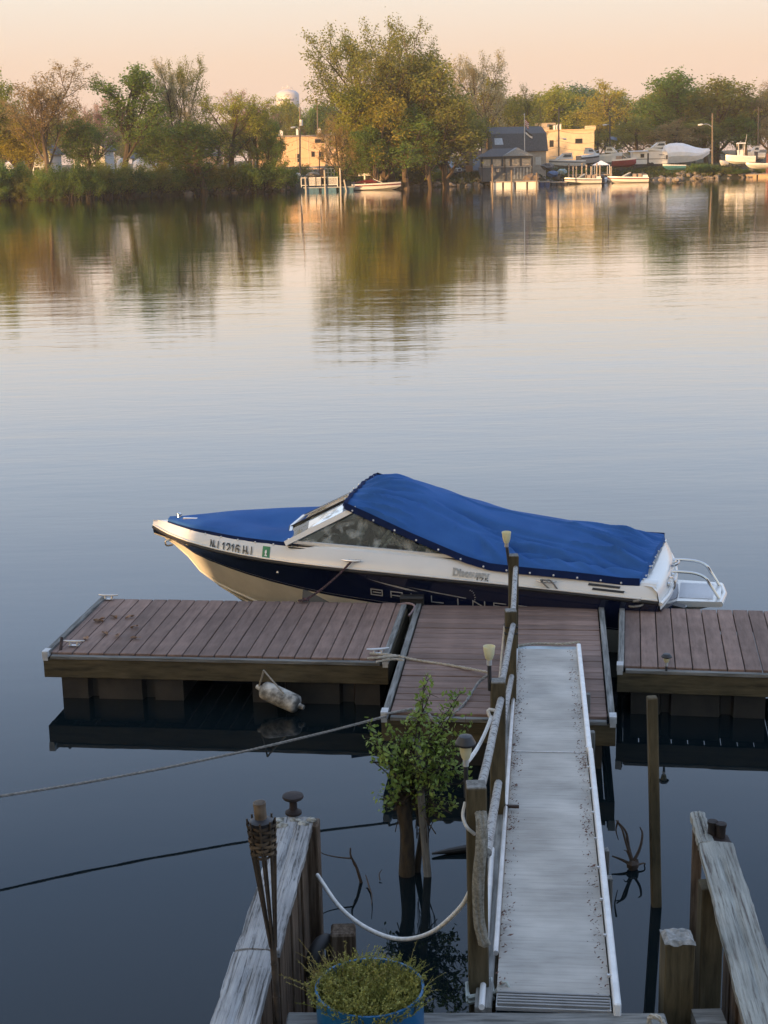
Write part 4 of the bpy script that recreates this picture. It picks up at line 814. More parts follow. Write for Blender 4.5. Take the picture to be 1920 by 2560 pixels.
cc = boat.part('cockpit_cover', m, CLOTH, sm=60)
m = MB()
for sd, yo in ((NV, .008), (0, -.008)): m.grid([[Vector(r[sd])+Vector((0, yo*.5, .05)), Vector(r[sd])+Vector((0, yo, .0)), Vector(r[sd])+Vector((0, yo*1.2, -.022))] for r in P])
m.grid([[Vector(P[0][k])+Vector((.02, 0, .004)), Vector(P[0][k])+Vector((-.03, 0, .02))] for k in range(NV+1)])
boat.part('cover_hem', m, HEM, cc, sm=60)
for i in range(6, NU, 15): snap(Vector(P[i][NV])+Vector((0, .014, .0)))
for k in range(60, NV, 6): snap(Vector(P[NU][k])+Vector((-.022, 0, -.03)))
for k in (56, 65, 75, 84, 93, 103): snap(Vector(P[0][k])+Vector((.022, 0, .01)))
m = MB(); m.tube([(2.7, .0, .5), (2.72, 0, 1.44)], .018, 8); boat.part('cover_pole', m, CHROME)
# inside: console, seats, wheel, bag
SEAT = M('seat_vinyl', (.24, .25, .25), .5, vs=6, col2=(.40, .41, .40), bump=.3, bs=8); TRIM = M('console_grey', (.10, .11, .12), .5, vs=5)
m = MB(); m.box(.3, 3.6, -.82, .82, .18, .22); boat.part('cockpit_floor', m, TRIM)
m = MB(); m.hexa([(3.05, .25, .3), (3.55, .25, .3), (3.55, .8, .3), (3.05, .8, .3)], [(3.1, .25, .93), (3.5, .25, .88), (3.5, .74, .88), (3.1, .72, .93)]); boat.part('console', m, TRIM)
m = MB(); m.hexa([(3.05, -.8, .3), (3.55, -.8, .3), (3.55, -.25, .3), (3.05, -.25, .3)], [(3.1, -.72, .98), (3.5, -.74, .9), (3.5, -.25, .9), (3.1, -.25, .98)]); boat.part('console', m, TRIM)
for x, y in ((2.55, .45), (2.35, -.42)):
    m = MB(); m.hexa([(x-.24, y-.23, .3), (x+.26, y-.23, .3), (x+.26, y+.23, .3), (x-.24, y+.23, .3)], [(x-.24, y-.23, .62), (x+.26, y-.23, .60), (x+.26, y+.23, .60), (x-.24, y+.23, .62)]); m.hexa([(x-.30, y-.22, .6), (x-.16, y-.22, .6), (x-.16, y+.22, .6), (x-.30, y+.22, .6)], [(x-.42, y-.19, 1.08), (x-.31, y-.19, 1.09), (x-.31, y+.19, 1.09), (x-.42, y+.19, 1.08)]); boat.part('seat', m, SEAT)
    m = MB(); m.tube([(x-.29, y-.2, .66), (x-.40, y-.18, 1.1), (x-.40, y+.18, 1.1), (x-.29, y+.2, .66)], .016, 6); boat.part('seat_piping', m, GEL)
m = MB(); 
Pm = [[(3.25-.75*i/13, .55+.10*math.sin(i*1.7+j)*.5+.12*(j/5), .78+.34*j/6+.03*math.sin(i*2.3+j*1.1)-.12*abs(i-6)/7) for j in range(7)] for i in range(14)]
m.grid(Pm); boat.part('folded_curtain', m, GLASS('clear_vinyl', (.7, .72, .72), opaq=.85, ocol=(.55, .57, .56)), sm=80)
m = MB(); c = Vector((2.45, .62, .93)); m.tube([c+Vector((.10*math.cos(a), .0, .11*math.sin(a))) for a in [i*math.pi/10 for i in range(21)]], .017, 6); boat.part('speaker_ring', m, SEAT)
m = MB(); m.blob((2.15, .60, .82), .24, .16, .14, random.Random(3), .12, 10, 7); boat.part('green_bag', m, M('green_cloth', (.012, .10, .045), .8, vs=14, col2=(.03, .19, .10), lo=.45, hi=.6), sm=60)
m = MB(); m.beam((2.86, .62, .82), (2.62, .60, 1.12), .03, .03); m.beam((2.80, .66, .80), (2.58, .64, 1.08), .02, .025); boat.part('cover_strut', m, GEL)
# hull furniture
hcl = lambda u, h: Vector((u, hgun(u/BL)[0]+.03, hgun(u/BL)[1]-.02))
def topcleat(u, s=.45):
    p = hpt(u/BL, s, 1, .004); m = MB(); m.tube([p+Vector((-.1, .035, .01)), p+Vector((-.04, .04, .004)), p+Vector((.04, .04, .004)), p+Vector((.1, .035, .01))], [.006, .012, .012, .006], 8)
    for k in (-.035, .035): m.tube([p+Vector((k, -.01, 0)), p+Vector((k, .04, .0))], .011, 8)
    boat.part('cleat', m, CHROME, sm=40); return p+Vector((0, .045, 0))
c1_ = topcleat(2.97); c2_ = topcleat(1.05)
m = MB(); p = Vector((5.13, .0, hgun(.96)[1]+.03)); m.tube([p, p+Vector((0, 0, .05))], [.03, .022], 10); m.blob(p+Vector((0, 0, .055)), .03, .026, .02, random.Random(1), 0, 10, 6); boat.part('bow_light', m, CHROME, sm=60)
m = MB(); p = Vector((4.98, .06, hgun(.935)[1]+.03)); m.beam(p+Vector((-.08, 0, .02)), p+Vector((.08, 0, .02)), .03, .03); boat.part('bow_chock', m, CHROME)
m = MB(); p = hpt(.905, 1.28, 1, .004); m.blob(p, .035, .012, .022, random.Random(1), 0, 12, 6); boat.part('thru_hull', m, CHROME, sm=60)
m = MB(); p = hpt(.70, 1.55, 1, .004); m.blob(p, .016, .014, .022, random.Random(1), 0, 10, 6); boat.part('thru_hull', m, CHROME, sm=60)
m = MB(); p = hpt(.965, 3.2, 1, .01)*1; p.y = .02; m.tube(smooth([p, p+Vector((.05, .01, -.01)), p+Vector((.04, .01, -.06)), p+Vector((-.03, .0, -.05))], 10), .010, 8); boat.part('bow_eye', m, CHROME, sm=40)
def onhull(u0, s0, pts, scale_u, scale_s, off=.009):
    """flat art (a to the right, b up) laid on the port side"""
    return [hpt((u0-a*scale_u)/BL, s0-b*scale_s, 1, off) for a, b in pts]
def decal(name, u0, s0, v, f, su, ss, mat, off=.009): m = MB(); m.add(onhull(u0, s0, [(p[0], p[1]) for p in v], su, ss, off), f); return boat.part(name, m, mat)
INK = M('decal_black', (.012, .012, .014), .4, vs=5, rnd=0)
H_ = .175
LET = {'B': [[(0, 0), (1, 0), (1, 1), (0, 1), (0, 0)], [(.2, .5), (.85, .5)]], 'A': [[(0, 0), (0, 1), (1, 1), (1, 0)], [(.15, .35), (.85, .35)]], 'Y': [[(0, 1), (.12, .35), (.88, .35), (1, 1)], [(.3, .35), (.3, 0), (.7, 0), (.7, .35)]], 'L': [[(0, 1), (0, 0), (1, 0)]], 'I': [[(.5, 0), (.5, 1)]], 'N': [[(0, 0), (0, 1), (1, 0), (1, 1)]], 'E': [[(1, 1), (0, 1), (0, 0), (1, 0)], [(0, .5), (.8, .5)]], 'R': [[(0, 0), (0, 1), (1, 1), (1, .45), (0, .45)], [(.6, .45), (1, 0)]]}
def strokes(ls, w=.09, asp=2.0):
    v = []; f = []
    for l in ls:
        for (ax_, ay), (bx, by) in zip(l, l[1:]):
            d = Vector(((bx-ax_)*asp, by-ay)); n = Vector((-d.y, d.x)).normalized()*w; e = d.normalized()*w; o = len(v)
            for sx, sg in ((0, 1), (1, 1), (1, -1), (0, -1)):
                x = (bx if sx else ax_)*asp+(e.x if sx else -e.x)+n.x*sg; y = (by if sx else ay)+(e.y if sx else -e.y)+n.y*sg; v.append((x/asp, y))
            f.append((o, o+1, o+2, o+3))
    return v, f
GLY = {'N': [[(0, 0), (0, 1), (1, 0), (1, 1)]], 'J': [[(1, 1), (1, 0), (0, 0), (0, .38)]], '1': [[(.2, .8), (.55, 1), (.55, 0)]], '2': [[(0, .8), (.25, 1), (.8, 1), (1, .8), (1, .6), (0, 0), (1, 0)]], '6': [[(1, .9), (.7, 1), (.2, 1), (0, .75), (0, .2), (.2, 0), (.8, 0), (1, .2), (1, .45), (.8, .6), (0, .55)]], 'H': [[(0, 0), (0, 1)], [(1, 0), (1, 1)], [(0, .5), (1, .5)]]}
x_ = 0
for ch in 'NJ 1216 HJ':
    if ch == ' ': x_ += .032; continue
    v, f = strokes(GLY[ch], .085, .55); decal('registration_letter', 4.585-x_, .84, [(p[0]*.038, p[1]*.085) for p in v], f, 1, 1/H_, INK, .016); x_ += .058
gs_ = [(0, 0), (.085, 0), (.085, .115), (0, .115)]; decal('registration_sticker', 3.95, .86, gs_, [(0, 1, 2, 3)], 1, 1/H_, M('sticker_green', (.03, .20, .09), .5, vs=9, rnd=0))
decal('sticker_mark', 3.95, .86, [(.028, .025), (.058, .022), (.06, .034), (.045, .042), (.055, .06), (.048, .085), (.036, .08), (.03, .06), (.038, .042)], [tuple(range(9))], 1, 1/H_, WHITE, .012)
v, f = textmesh('Discovery', .105, .006); w = max(p[0] for p in v)
decal('name_lettering', 1.96, .68, v, f, .36/w, .85/H_, SILV, .008)
v, f = textmesh('175', .05); w = max(p[0] for p in v); decal('model_number', 1.74, .84, v, f, .13/w, 1/H_, INK)
u_ = 2.79
for i, ch in enumerate('BAYLINER'):
    v, f = strokes(LET[ch]); vv = [(p[0]*.115, p[1]*.058) for p in v]; decal('maker_letter', u_-i*.205, 1.79, vv, f, 1, 1/.30, SILV)
decal('swoosh_stripe', 2.83, 1.22, [(0, .0), (.12, -.024), (.42, -.062), (.52, -.084), (.40, -.078), (.2, -.046)], [(0, 1, 2, 3, 4, 5)], 1, 1/.30, SILV)
decal('swoosh_stripe', 2.43, 1.40, [(0, .012), (.3, -.012), (.6, -.038), (.6, -.046), (.3, -.024)], [(0, 1, 2, 3, 4)], 1, 1/.30, SILV)
v = []; f = []
for k in range(7):
    a = .3*k-.6; o = len(v); x, y = .05*math.cos(a*1.2)+.0, .07*math.sin(a*1.2); v += [(x, y), (x+.012, y+.004), (x+.014, y+.012), (x+.002, y+.009)]; f.append((o, o+1, o+2, o+3))
decal('star_marks', 1.80, 1.5, v, f, 1, 1/.30, SILV)
for k in range(2):
    q = [(0, 0), (.30, 0), (.31, .022), (.01, .022)]; decal('engine_vent', .66-.05*k*.8, .42+.22*k, q, [(0, 1, 2, 3)], 1, 1/H_, VINYL, .010)
# swim platform, rails, drive
m = MB(); m.hexa([(-.56, -.45, .30), (-.12, -.50, .30), (-.12, .26, .30), (-.56, .22, .30)], [(-.58, -.46, .36), (-.12, -.50, .36), (-.12, .26, .36), (-.58, .23, .36)])
m.tube([(-.57, -.45, .332), (-.61, -.12, .332), (-.57, .22, .332)], .032, 10); sp_ = boat.part('swim_platform', m, GEL, sm=30)
m = MB(); m.box(-.50, -.17, -.38, .15, .361, .366); boat.part('tread_mat', m, M('nonslip_white', (.50, .51, .53), .8, vs=60, col2=(.62, .63, .65), bump=.5, bs=200), sp_)
for y0_ in (.15, -.35): m = MB(); m.beam((-.12, y0_, .2), (-.45, y0_-.02, .30), .04, .05); boat.part('platform_brace', m, GEL)
def rail(y):
    m = MB(); m.tube(smooth([(-.02, y, .61), (-.16, y, .62), (-.32, y, .61), (-.42, y, .57), (-.47, y-.01, .50), (-.56, y-.01, .36)], 26), .0155, 8); boat.part('boarding_rail', m, CHROME, sm=40)
rail(.12); rail(-.34)
m = MB(); m.hexa([(-.45, -.12, -.3), (-.1, -.16, -.3), (-.1, .16, -.3), (-.45, .12, -.3)], [(-.36, -.1, .25), (-.1, -.16, .34), (-.1, .16, .34), (-.36, .1, .25)]); m.blob((-.42, 0, -.02), .16, .10, .12, random.Random(2), .1, 8, 6); boat.part('outdrive', m, VINYL)
m = MB(); m.beam((-.13, .44, .2), (-.17, .44, .38), .13, .16); boat.part('drive_bracket', m, VINYL)
m = MB(); m.tube([(-.1, .35, .30), (-.25, .3, .32)], .012, 8); boat.part('platform_strut', m, CHROME)
# mooring lines
def bw(p): c, s = math.cos(BOAT_RZ), math.sin(BOAT_RZ); return Vector((BOAT_LOC[0]+p[0]*c-p[1]*s, BOAT_LOC[1]+p[0]*s+p[1]*c, p[2]))
def onrope(name, lab, mat, pts, r):
    m = MB(); m.rope(pts, r); return solo(name, m, mat, lab, 'rope', 'mooring lines of the blue covered boat', loc=pts[0])
a = bw(c1_); b = az(762, 1500, DZ+.02); onrope('mooring_line', 'dark flecked mooring line from the boat side cleat to the left dock', ROPE_B, sag(a, b, .035, 16)+[b+Vector((-.06, -.02, 0)), b+Vector((-.03, -.05, .01)), b+Vector((.04, -.04, .01)), b+Vector((-.02, -.0, .02))], .012)
a = bw(c2_); b1 = az(1409, 1513, DZ); b2 = az(1422, 1514, DZ)
onrope('mooring_line', 'pale doubled stern line hanging from the aft cleat to the middle dock', ROPE_G, [b1, b1.lerp(a, .5)+Vector((0, -.02, -.0)), a+Vector((-.05, -.02, .02)), a+Vector((0.0, -.03, .03)), a+Vector((.05, -.02, .01)), b2.lerp(a, .5)+Vector((.03, -.02, 0)), b2], .009)
p = az(1592, 1522, DZ+.02); onrope('rope_coil', 'small coil of pale rope at the back edge of the right dock', ROPE_G, [p+Vector((.08*math.cos(a)*(1-.03*i), .05*math.sin(a), .006*i)) for i, a in enumerate([k*.7 for k in range(20)])], .011)
# ================================================================== FAR BANK: buildings, boats, poles, docks
def fx(px, Y, py=400): return aY(px, py, Y).x
def fz(py, px, Y): return aY(px, py, Y).z
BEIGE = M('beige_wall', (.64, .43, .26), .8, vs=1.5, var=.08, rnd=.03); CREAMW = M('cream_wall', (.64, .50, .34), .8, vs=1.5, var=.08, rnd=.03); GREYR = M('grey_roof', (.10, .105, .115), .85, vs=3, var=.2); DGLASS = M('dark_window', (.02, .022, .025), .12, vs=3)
BLUEG = M('blue_grey_siding', (.10, .115, .135), .75, vs=3, var=.12); SHING = M('shingles', (.085, .088, .095), .9, vs=8, var=.3, bump=.4, bs=12); SHEETM = M('sheet_metal', (.22, .25, .29), .5, .3, vs=4); PANEW = M('peach_glow_pane', (.50, .43, .35), .25, vs=3, var=.2)  # PANEW: the windows' peach glow is put into the pane colour
POLEW = M('pole_wood', (.13, .10, .075), .85, vs=6, col2=(.20, .16, .12)); WHT = M('boat_white', (.66, .65, .63), .35, vs=2, var=.06, rnd=.05); MAROON = M('maroon', (.16, .02, .025), .5, vs=3); FARG = M('far_glass', (.05, .055, .06), .15, vs=3); DARK = M('dark_paint', (.03, .03, .035), .6, vs=3)
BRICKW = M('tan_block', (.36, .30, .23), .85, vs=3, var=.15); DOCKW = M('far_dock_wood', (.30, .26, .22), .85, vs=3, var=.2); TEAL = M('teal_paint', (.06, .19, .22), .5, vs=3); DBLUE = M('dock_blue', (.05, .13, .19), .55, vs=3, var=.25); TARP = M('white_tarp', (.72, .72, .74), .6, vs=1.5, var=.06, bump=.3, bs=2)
def win(t, par, x0, x1, z0, z1, y, fm, pm=None, fw=.12):
    """window in a wall facing -Y at depth y: frame proud, pane behind"""
    m = MB()
    for a, b, c, d in ((x0-fw, x1+fw, z1, z1+fw), (x0-fw, x1+fw, z0-fw, z0), (x0-fw, x0, z0, z1), (x1, x1+fw, z0, z1)): m.box(a, b, y-.06, y+.05, c, d)
    w = t.part('window', m, fm, par); m = MB(); m.box(x0, x1, y-.02, y+.02, z0, z1); t.part('pane', m, pm or DGLASS, w)
# --- long beige building across the road
Y = 345; x0, x1 = fx(640, Y), fx(912, Y); zb = 2.0; zt = fz(341, 790, Y)
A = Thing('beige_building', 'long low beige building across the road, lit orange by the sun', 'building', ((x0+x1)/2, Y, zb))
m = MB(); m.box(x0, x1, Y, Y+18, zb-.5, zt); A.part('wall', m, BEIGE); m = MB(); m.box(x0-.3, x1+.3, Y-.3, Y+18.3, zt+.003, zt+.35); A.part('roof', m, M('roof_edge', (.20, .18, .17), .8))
for px in (655, 683, 712, 742, 771, 815, 852): x = fx(px, Y); m = MB(); m.box(x-.10, x+.10, Y-.08, Y-.003, zb, zt-.02); A.part('pilaster', m, CREAMW)
m = MB(); m.box(x0, x1, Y-.05, Y-.003, zb+2.55, zb+2.65); A.part('band_course', m, BRICKW)
win(A, None, fx(790, Y), fx(811, Y), fz(356, 800, Y), fz(349, 800, Y), Y-.01, DARK)
for a, b, c, d in ((741, 749, 404, 386), (780, 786, 391, 380), (801, 808, 398, 380)): win(A, None, fx(a, Y), fx(b, Y), max(zb+.05, fz(c, a, Y)), fz(d, a, Y), Y-.01, DARK)
for px, w, h in ((700, 1.2, 1.0), (743, .5, 1.3), (799, .7, 1.3), (835, 1.4, .8), (665, .8, 1)):
    x = fx(px, Y); m = MB(); m.box(x-w/2, x+w/2, Y+4, Y+4+w, zt+.355, zt+.355+h); m.box(x-w*.3, x+w*.3, Y+4.1, Y+4+w*.8, zt+.36+h, zt+.55+h); A.part('roof_vent', m, WHT)
x = fx(876, Y); m = MB(); m.box(x, x1-.1, Y-1.2, Y-.35, zb-.5, fz(346, 880, Y)); m.box(x, x+1.6, Y-1.25, Y-.3, fz(346, 880, Y)+.003, fz(327, 880, Y)); m.box(x+1.7, x1-.4, Y-1.25, Y-.3, fz(346, 880, Y)+.003, fz(334, 890, Y)); A.part('entrance_block', m, CREAMW)
# --- second beige building
Y = 312; x0, x1 = fx(1345, Y), fx(1485, Y); zt = fz(327, 1420, Y); zb = 2.0
B = Thing('beige_building', 'flat roofed beige building behind the grey barn', 'building', ((x0+x1)/2, Y, zb))
m = MB(); m.box(x0, x1, Y, Y+14, zb-.5, zt); B.part('wall', m, CREAMW); m = MB(); m.box(x0-.2, x1+.2, Y-.2, Y+14, zt+.003, zt+.28); B.part('roof', m, BEIGE)
m = MB(); m.box(x1-1.7, x1+.25, Y-.25, Y+2, zt+.285, zt+.9); B.part('parapet', m, CREAMW)
win(B, None, fx(1439, Y), fx(1454, Y), fz(357, 1446, Y), fz(348, 1446, Y), Y-.01, DARK); win(B, None, fx(1375, Y), fx(1382, Y), fz(366, 1378, Y), fz(352, 1378, Y), Y-.01, DARK)
for a, b, c, d in ((1348, 1372, 309, 322), (1388, 1392, 312, 326), (1394, 1397, 311, 326), (1399, 1407, 309, 325), (1372, 1377, 317, 326), (1350, 1354, 318, 327)):
    m = MB(); m.box(fx(a, Y), fx(b, Y), Y+3, Y+4.5, zt+.29, fz(c, a, Y)); B.part('roof_unit', m, WHT if a > 1380 else BRICKW)
m = MB(); m.box(fx(1348, Y), fx(1396, Y), Y+5, Y+9, zt+1.3, fz(306, 1370, Y)); B.part('roof_canopy', m, BRICKW)
m = MB()
for px in (1349, 1362, 1376, 1394): m.box(fx(px, Y), fx(px, Y)+.2, Y+5.1, Y+5.3, zt+.29, zt+1.3)
B.part('canopy_post', m, WHT)
# --- gambrel barn
bx, by = fx(1284, 246), 246; k_ = 246/FPX
t = Thing('gambrel_barn', 'grey roofed gambrel barn with a narrow sunlit end wall', 'barn', (bx, by, 1.8), rz=R(10), local=True)
Lb, Db = 8.7, 7.5; ze, zk, zr_ = 3.3, 5.8, 6.9
prof = [(-Db/2-.25, ze-.2), (-Db/2+.75, zk), (0, zr_), (Db/2-.75, zk), (Db/2+.25, ze-.2)]
m = MB(); wallp = [(-Lb/2, y, z) for y, z in [(-Db/2, -1.2), (-Db/2, ze), (-Db/2+.95, zk-.05), (0, zr_-.1), (Db/2-.95, zk-.05), (Db/2, ze), (Db/2, -1.2)]]; m.prism(wallp, (Lb, 0, 0)); t.part('wall', m, M('barn_wall', (.40, .33, .26), .8, vs=2, var=.15))
m = MB()
for (a, za), (b, zb_) in zip(prof, prof[1:]): m.hexa([(-Lb/2-.15, a, za), (Lb/2+.25, a, za), (Lb/2+.25, b, zb_), (-Lb/2-.15, b, zb_)], [(-Lb/2-.15, a, za+.12), (Lb/2+.25, a, za+.12), (Lb/2+.25, b, zb_+.12), (-Lb/2-.15, b, zb_+.12)])
t.part('roof', m, SHING)
m = MB(); m.box(-Lb/2-.06, -Lb/2-.003, -.5, .5, 3.6, 5.4); t.part('loft_window', m, DGLASS)
m = MB(); m.hexa([(-Lb/2+.3, -Db/2-.1, 3.2), (-Lb/2+2.2, -Db/2-.1, 3.2), (-Lb/2+2.2, -Db/2+.65, 5.2), (-Lb/2+.3, -Db/2+.65, 5.2)], [(-Lb/2+.3, -Db/2-.14, 3.25), (-Lb/2+2.2, -Db/2-.14, 3.25), (-Lb/2+1.2, -Db/2+.4, 5.25), (-Lb/2+.3, -Db/2+.4, 5.25)]); t.part('skylight_panel', m, M('pale_blue_panel', (.38, .42, .47), .4))
m = MB(); m.box(2.6, 3.5, -Db/2-.05, -Db/2-.003, 1.0, 2.2); t.part('side_window', m, M('pale_panel', (.55, .52, .47), .6))
# --- pavilion at the water
Y = 228; px = lambda p: fx(p, Y, 420); pz = lambda p, q=1265: fz(p, q, Y)
t = Thing('boathouse_pavilion', 'blue grey waterside pavilion with a row of windows coloured with a peach glow and a front gable', 'pavilion', (px(1266), Y, 1.2))
x0, x1 = px(1204), px(1331); z0, zs, zh, ze = .6, pz(418), pz(394), pz(391); D_ = 7
m = MB(); m.box(x0, x1, Y, Y+D_, z0, zs); t.part('lower_wall', m, BLUEG); m = MB(); m.box(x0, x1, Y-.06, Y+D_+.06, zs+.003, zs+.12); t.part('sill', m, M('pale_trim', (.40, .38, .36), .7))
m = MB(); m.box(x0, x1, Y, Y+D_, zh-.15, ze+.05); t.part('header', m, BLUEG); m = MB(); m.box(x0+.2, x1-.2, Y+2.2, Y+D_-.2, zs+.13, zh-.16); t.part('inner_wall', m, M('inner_tan', (.34, .27, .21), .8))
ed = [1204, 1229, 1256, 1277, 1302, 1330]
for p in ed: x = px(p); m = MB(); m.box(x-.10, x+.12, Y-.03, Y+.15, zs+.121, zh-.15); t.part('post', m, BLUEG)
for a, b in zip(ed, ed[1:]):
    m = MB(); m.box(px(a)+.2, px(b)-.18, Y+.05, Y+.08, zs+.2, zh-.22); w_ = t.part('window', m, PANEW)
m = MB(); m.box(x0+.02, x0+.05, Y+.3, Y+3, zs+.2, zh-.2); t.part('side_window', m, PANEW)
xr0, xr1, zr_ = px(1243), px(1292), pz(370); o = .35
m = MB(); yb = Y+D_/2
m.add([(x0-o, Y-o, ze), (x1+o, Y-o, ze), (x1+o, Y+D_+o, ze), (x0-o, Y+D_+o, ze), (xr0-.6, yb, zr_-.05), (xr1+.2, yb, zr_-.05)], [(0, 1, 5, 4), (1, 2, 5), (2, 3, 4, 5), (3, 0, 4), (3, 2, 1, 0)]); t.part('roof', m, SHING)
xg0, xg1, xgp = px(1255), px(1334), px(1293); zg = pz(369, 1293)
m = MB(); m.add([(xg0, Y-o-.02, ze+.02), (xg1, Y-o-.02, ze+.02), (xgp, Y-o-.02, zg), (xg0, yb, ze+.02), (xg1, yb, ze+.02), (xgp, yb, zg)], [(0, 1, 2), (0, 2, 5, 3), (1, 4, 5, 2), (0, 3, 4, 1)]); t.part('front_gable', m, SHEETM)
for p in (1284, 1292, 1300, 1308, 1316, 1324): m = MB(); m.box(px(p), px(p)+.22, Y-.05, Y-.01, z0+.3, zs-.1); t.part('batten', m, SHEETM)
for p in (1205, 1262, 1330): m = MB(); m.box(px(p)-.06, px(p)+.06, Y-.3, Y-.18, .3, ze); t.part('front_post', m, DARK)
m = MB(); m.box(px(1240), px(1247), Y-.04, Y-.005, pz(429), pz(422)); t.part('notice', m, M('pale_trim', (.4, .4, .4)))
# --- shed with blue door, trailer van
Y = 238; t = Thing('small_shed', 'small dark shed with a pale blue door beside the pavilion', 'shed', (fx(1180, Y), Y, 1.7))
m = MB(); m.box(fx(1160, Y), fx(1203, Y), Y, Y+4, 1.3, fz(390, 1180, Y)); t.part('wall', m, M('shed_wall', (.20, .17, .14), .85)); m = MB(); m.prism([(fx(1152, Y), Y-.3, fz(391, 1180, Y)), (fx(1206, Y), Y-.3, fz(390, 1180, Y)), (fx(1203, Y), Y+1, fz(378, 1180, Y)), (fx(1168, Y), Y+1, fz(377, 1180, Y))], (0, 3.4, .15)); t.part('roof', m, M('red_brown_roof', (.11, .065, .05), .9))
m = MB(); m.box(fx(1182, Y), fx(1199, Y), Y-.06, Y-.004, fz(426, 1190, Y), fz(391, 1190, Y)); dr = t.part('door', m, M('pale_blue_door', (.30, .40, .55), .6)); m = MB(); m.box(fx(1187, Y), fx(1194, Y), Y-.09, Y-.061, fz(402, 1190, Y), fz(396, 1190, Y)); t.part('door_sign', m, BLUEG, dr)
m = MB(); m.box(fx(1164, Y), fx(1181, Y), Y-.5, Y-.01, 1.4, fz(414, 1172, Y)); t.part('brick_base', m, M('orange_brick', (.33, .17, .09), .85))
m = MB(); m.box(fx(1165, Y), fx(1172, Y), Y-.05, Y-.004, fz(412, 1168, Y), fz(396, 1168, Y)); t.part('window', m, DGLASS)
def vehicle(name, label, cat, loc, L_, W_, H, rz, body, hood=.25, grp=None):
    t = Thing(name, label, cat, loc, grp, rz, True); a = L_/2; h1 = H*.52; hf = L_*hood
    m = MB(); m.prism([(-a, -W_/2, .35), (a, -W_/2, .35), (a, -W_/2, h1*.92), (a-hf, -W_/2, h1), (a-hf-.7, -W_/2, H), (-a+.15, -W_/2, H), (-a, -W_/2, h1)], (0, W_, 0)); t.part('body', m, body)
    for sd in (-1, 1):
        m = MB(); m.prism([(a-hf-.15, sd*(W_/2+.004), h1+.03), (a-hf-.75, sd*(W_/2+.004), H-.12), (-a+.4, sd*(W_/2+.004), H-.12), (-a+.3, sd*(W_/2+.004), h1+.03)], (0, sd*.02, 0)); t.part('side_glass', m, FARG)
        for x in (-a*.62, a*.62):
            m = MB(); m.tube([(x, sd*(W_/2-.18), .34), (x, sd*(W_/2+.01), .34)], .34, 14); w = t.part('wheel', m, BLACK); m = MB(); m.tube([(x, sd*(W_/2+.0), .34), (x, sd*(W_/2+.03), .34)], .2, 10); t.part('rim', m, ALU, w)
    m = MB(); m.prism([(a-hf+.03, -W_/2+.12, h1+.05), (a-hf-.66, -W_/2+.15, H-.08), (a-hf-.66, W_/2-.15, H-.08), (a-hf+.03, W_/2-.12, h1+.05)], (.03, 0, .02)); t.part('windscreen', m, FARG)
    for sd in (-1, 1): m = MB(); m.box(a-.02, a+.03, sd*W_/2*.75-.14, sd*W_/2*.75+.14, h1*.62, h1*.85); t.part('headlight', m, WHT)
    m = MB(); m.box(a-.05, a+.1, -W_/2, W_/2, .35, .55); t.part('bumper', m, DARK)
    m = MB(); m.box(a-.01, a+.02, -W_/2*.5, W_/2*.5, h1*.6, h1*.85); t.part('grille', m, DARK)
    return t
Y = 232; vehicle('parked_van', 'pale van parked under the big trees left of the shed', 'van', (fx(1112, Y), Y, 1.62), 4.9, 1.95, 2.05, R(-28), M('silver_paint', (.36, .36, .36), .35, vs=2, coat=.3), .22)
Y = 240; vehicle('parked_car', 'grey car half hidden behind the pale van', 'car', (fx(1152, Y), Y, 1.7), 4.4, 1.8, 1.5, R(-60), M('grey_paint', (.20, .21, .22), .35), .24)
# --- houses behind the left trees
def house(label, pxl, pxr, pye, pyr, Y, wallm, roofm, base, gable=True, grp=None):
    x0, x1 = fx(pxl, Y), fx(pxr, Y); ze = fz(pye, pxl, Y); zr_ = fz(pyr, pxl, Y); t = Thing('house', label, 'house', ((x0+x1)/2, Y, base)); D_ = 9
    m = MB(); m.box(x0, x1, Y, Y+D_, base-.5, ze); t.part('wall', m, wallm); xm = (x0+x1)/2
    if gable:
        m = MB(); m.prism([(x0, Y+.01, ze), (x1, Y+.01, ze), (xm, Y+.01, zr_-.15)], (0, D_-.02, 0)); t.part('gable_wall', m, wallm)
        m = MB()
        for a in (x0-.5, x1+.5):
            zl = ze-(zr_-ze)*.5/(xm-x0); m.hexa([(a, Y-.5, zl), (xm, Y-.5, zr_), (xm, Y+D_+.5, zr_), (a, Y+D_+.5, zl)], [(a, Y-.5, zl+.18), (xm, Y-.5, zr_+.18), (xm, Y+D_+.5, zr_+.18), (a, Y+D_+.5, zl+.18)])
        t.part('roof', m, roofm)
    else:
        m = MB(); m.add([(x0-.4, Y-.4, ze), (x1+.4, Y-.4, ze), (x1+.4, Y+D_+.4, ze), (x0-.4, Y+D_+.4, ze), (x0, Y+D_/2, zr_), (x1, Y+D_/2, zr_)], [(0, 1, 5, 4), (1, 2, 5), (2, 3, 4, 5), (3, 0, 4), (3, 2, 1, 0)]); t.part('roof', m, roofm)
    n = max(2, int((x1-x0)/2.4)); hs = [base+.9]+([base+3.6] if ze-base > 5 else [])
    for zz in hs:
        for i in range(n): xx = x0+(x1-x0)*(i+.5)/n; win(t, None, xx-.45, xx+.45, zz, zz+1.4, Y-.01, WHT)
    return t
HW = M('white_siding', (.52, .50, .47), .75, vs=4, var=.06)
house('white gabled house glimpsed between the left bank trees', 184, 262, 372, 336, 252, HW, GREYR, 1.8)
house('grey house at the far left seen through the branches', 78, 126, 380, 352, 258, M('pale_siding', (.38, .40, .40), .75, vs=4), GREYR, 1.8)
house('low white house behind the narrow green tree', 330, 420, 396, 378, 262, HW, GREYR, 1.8, False)
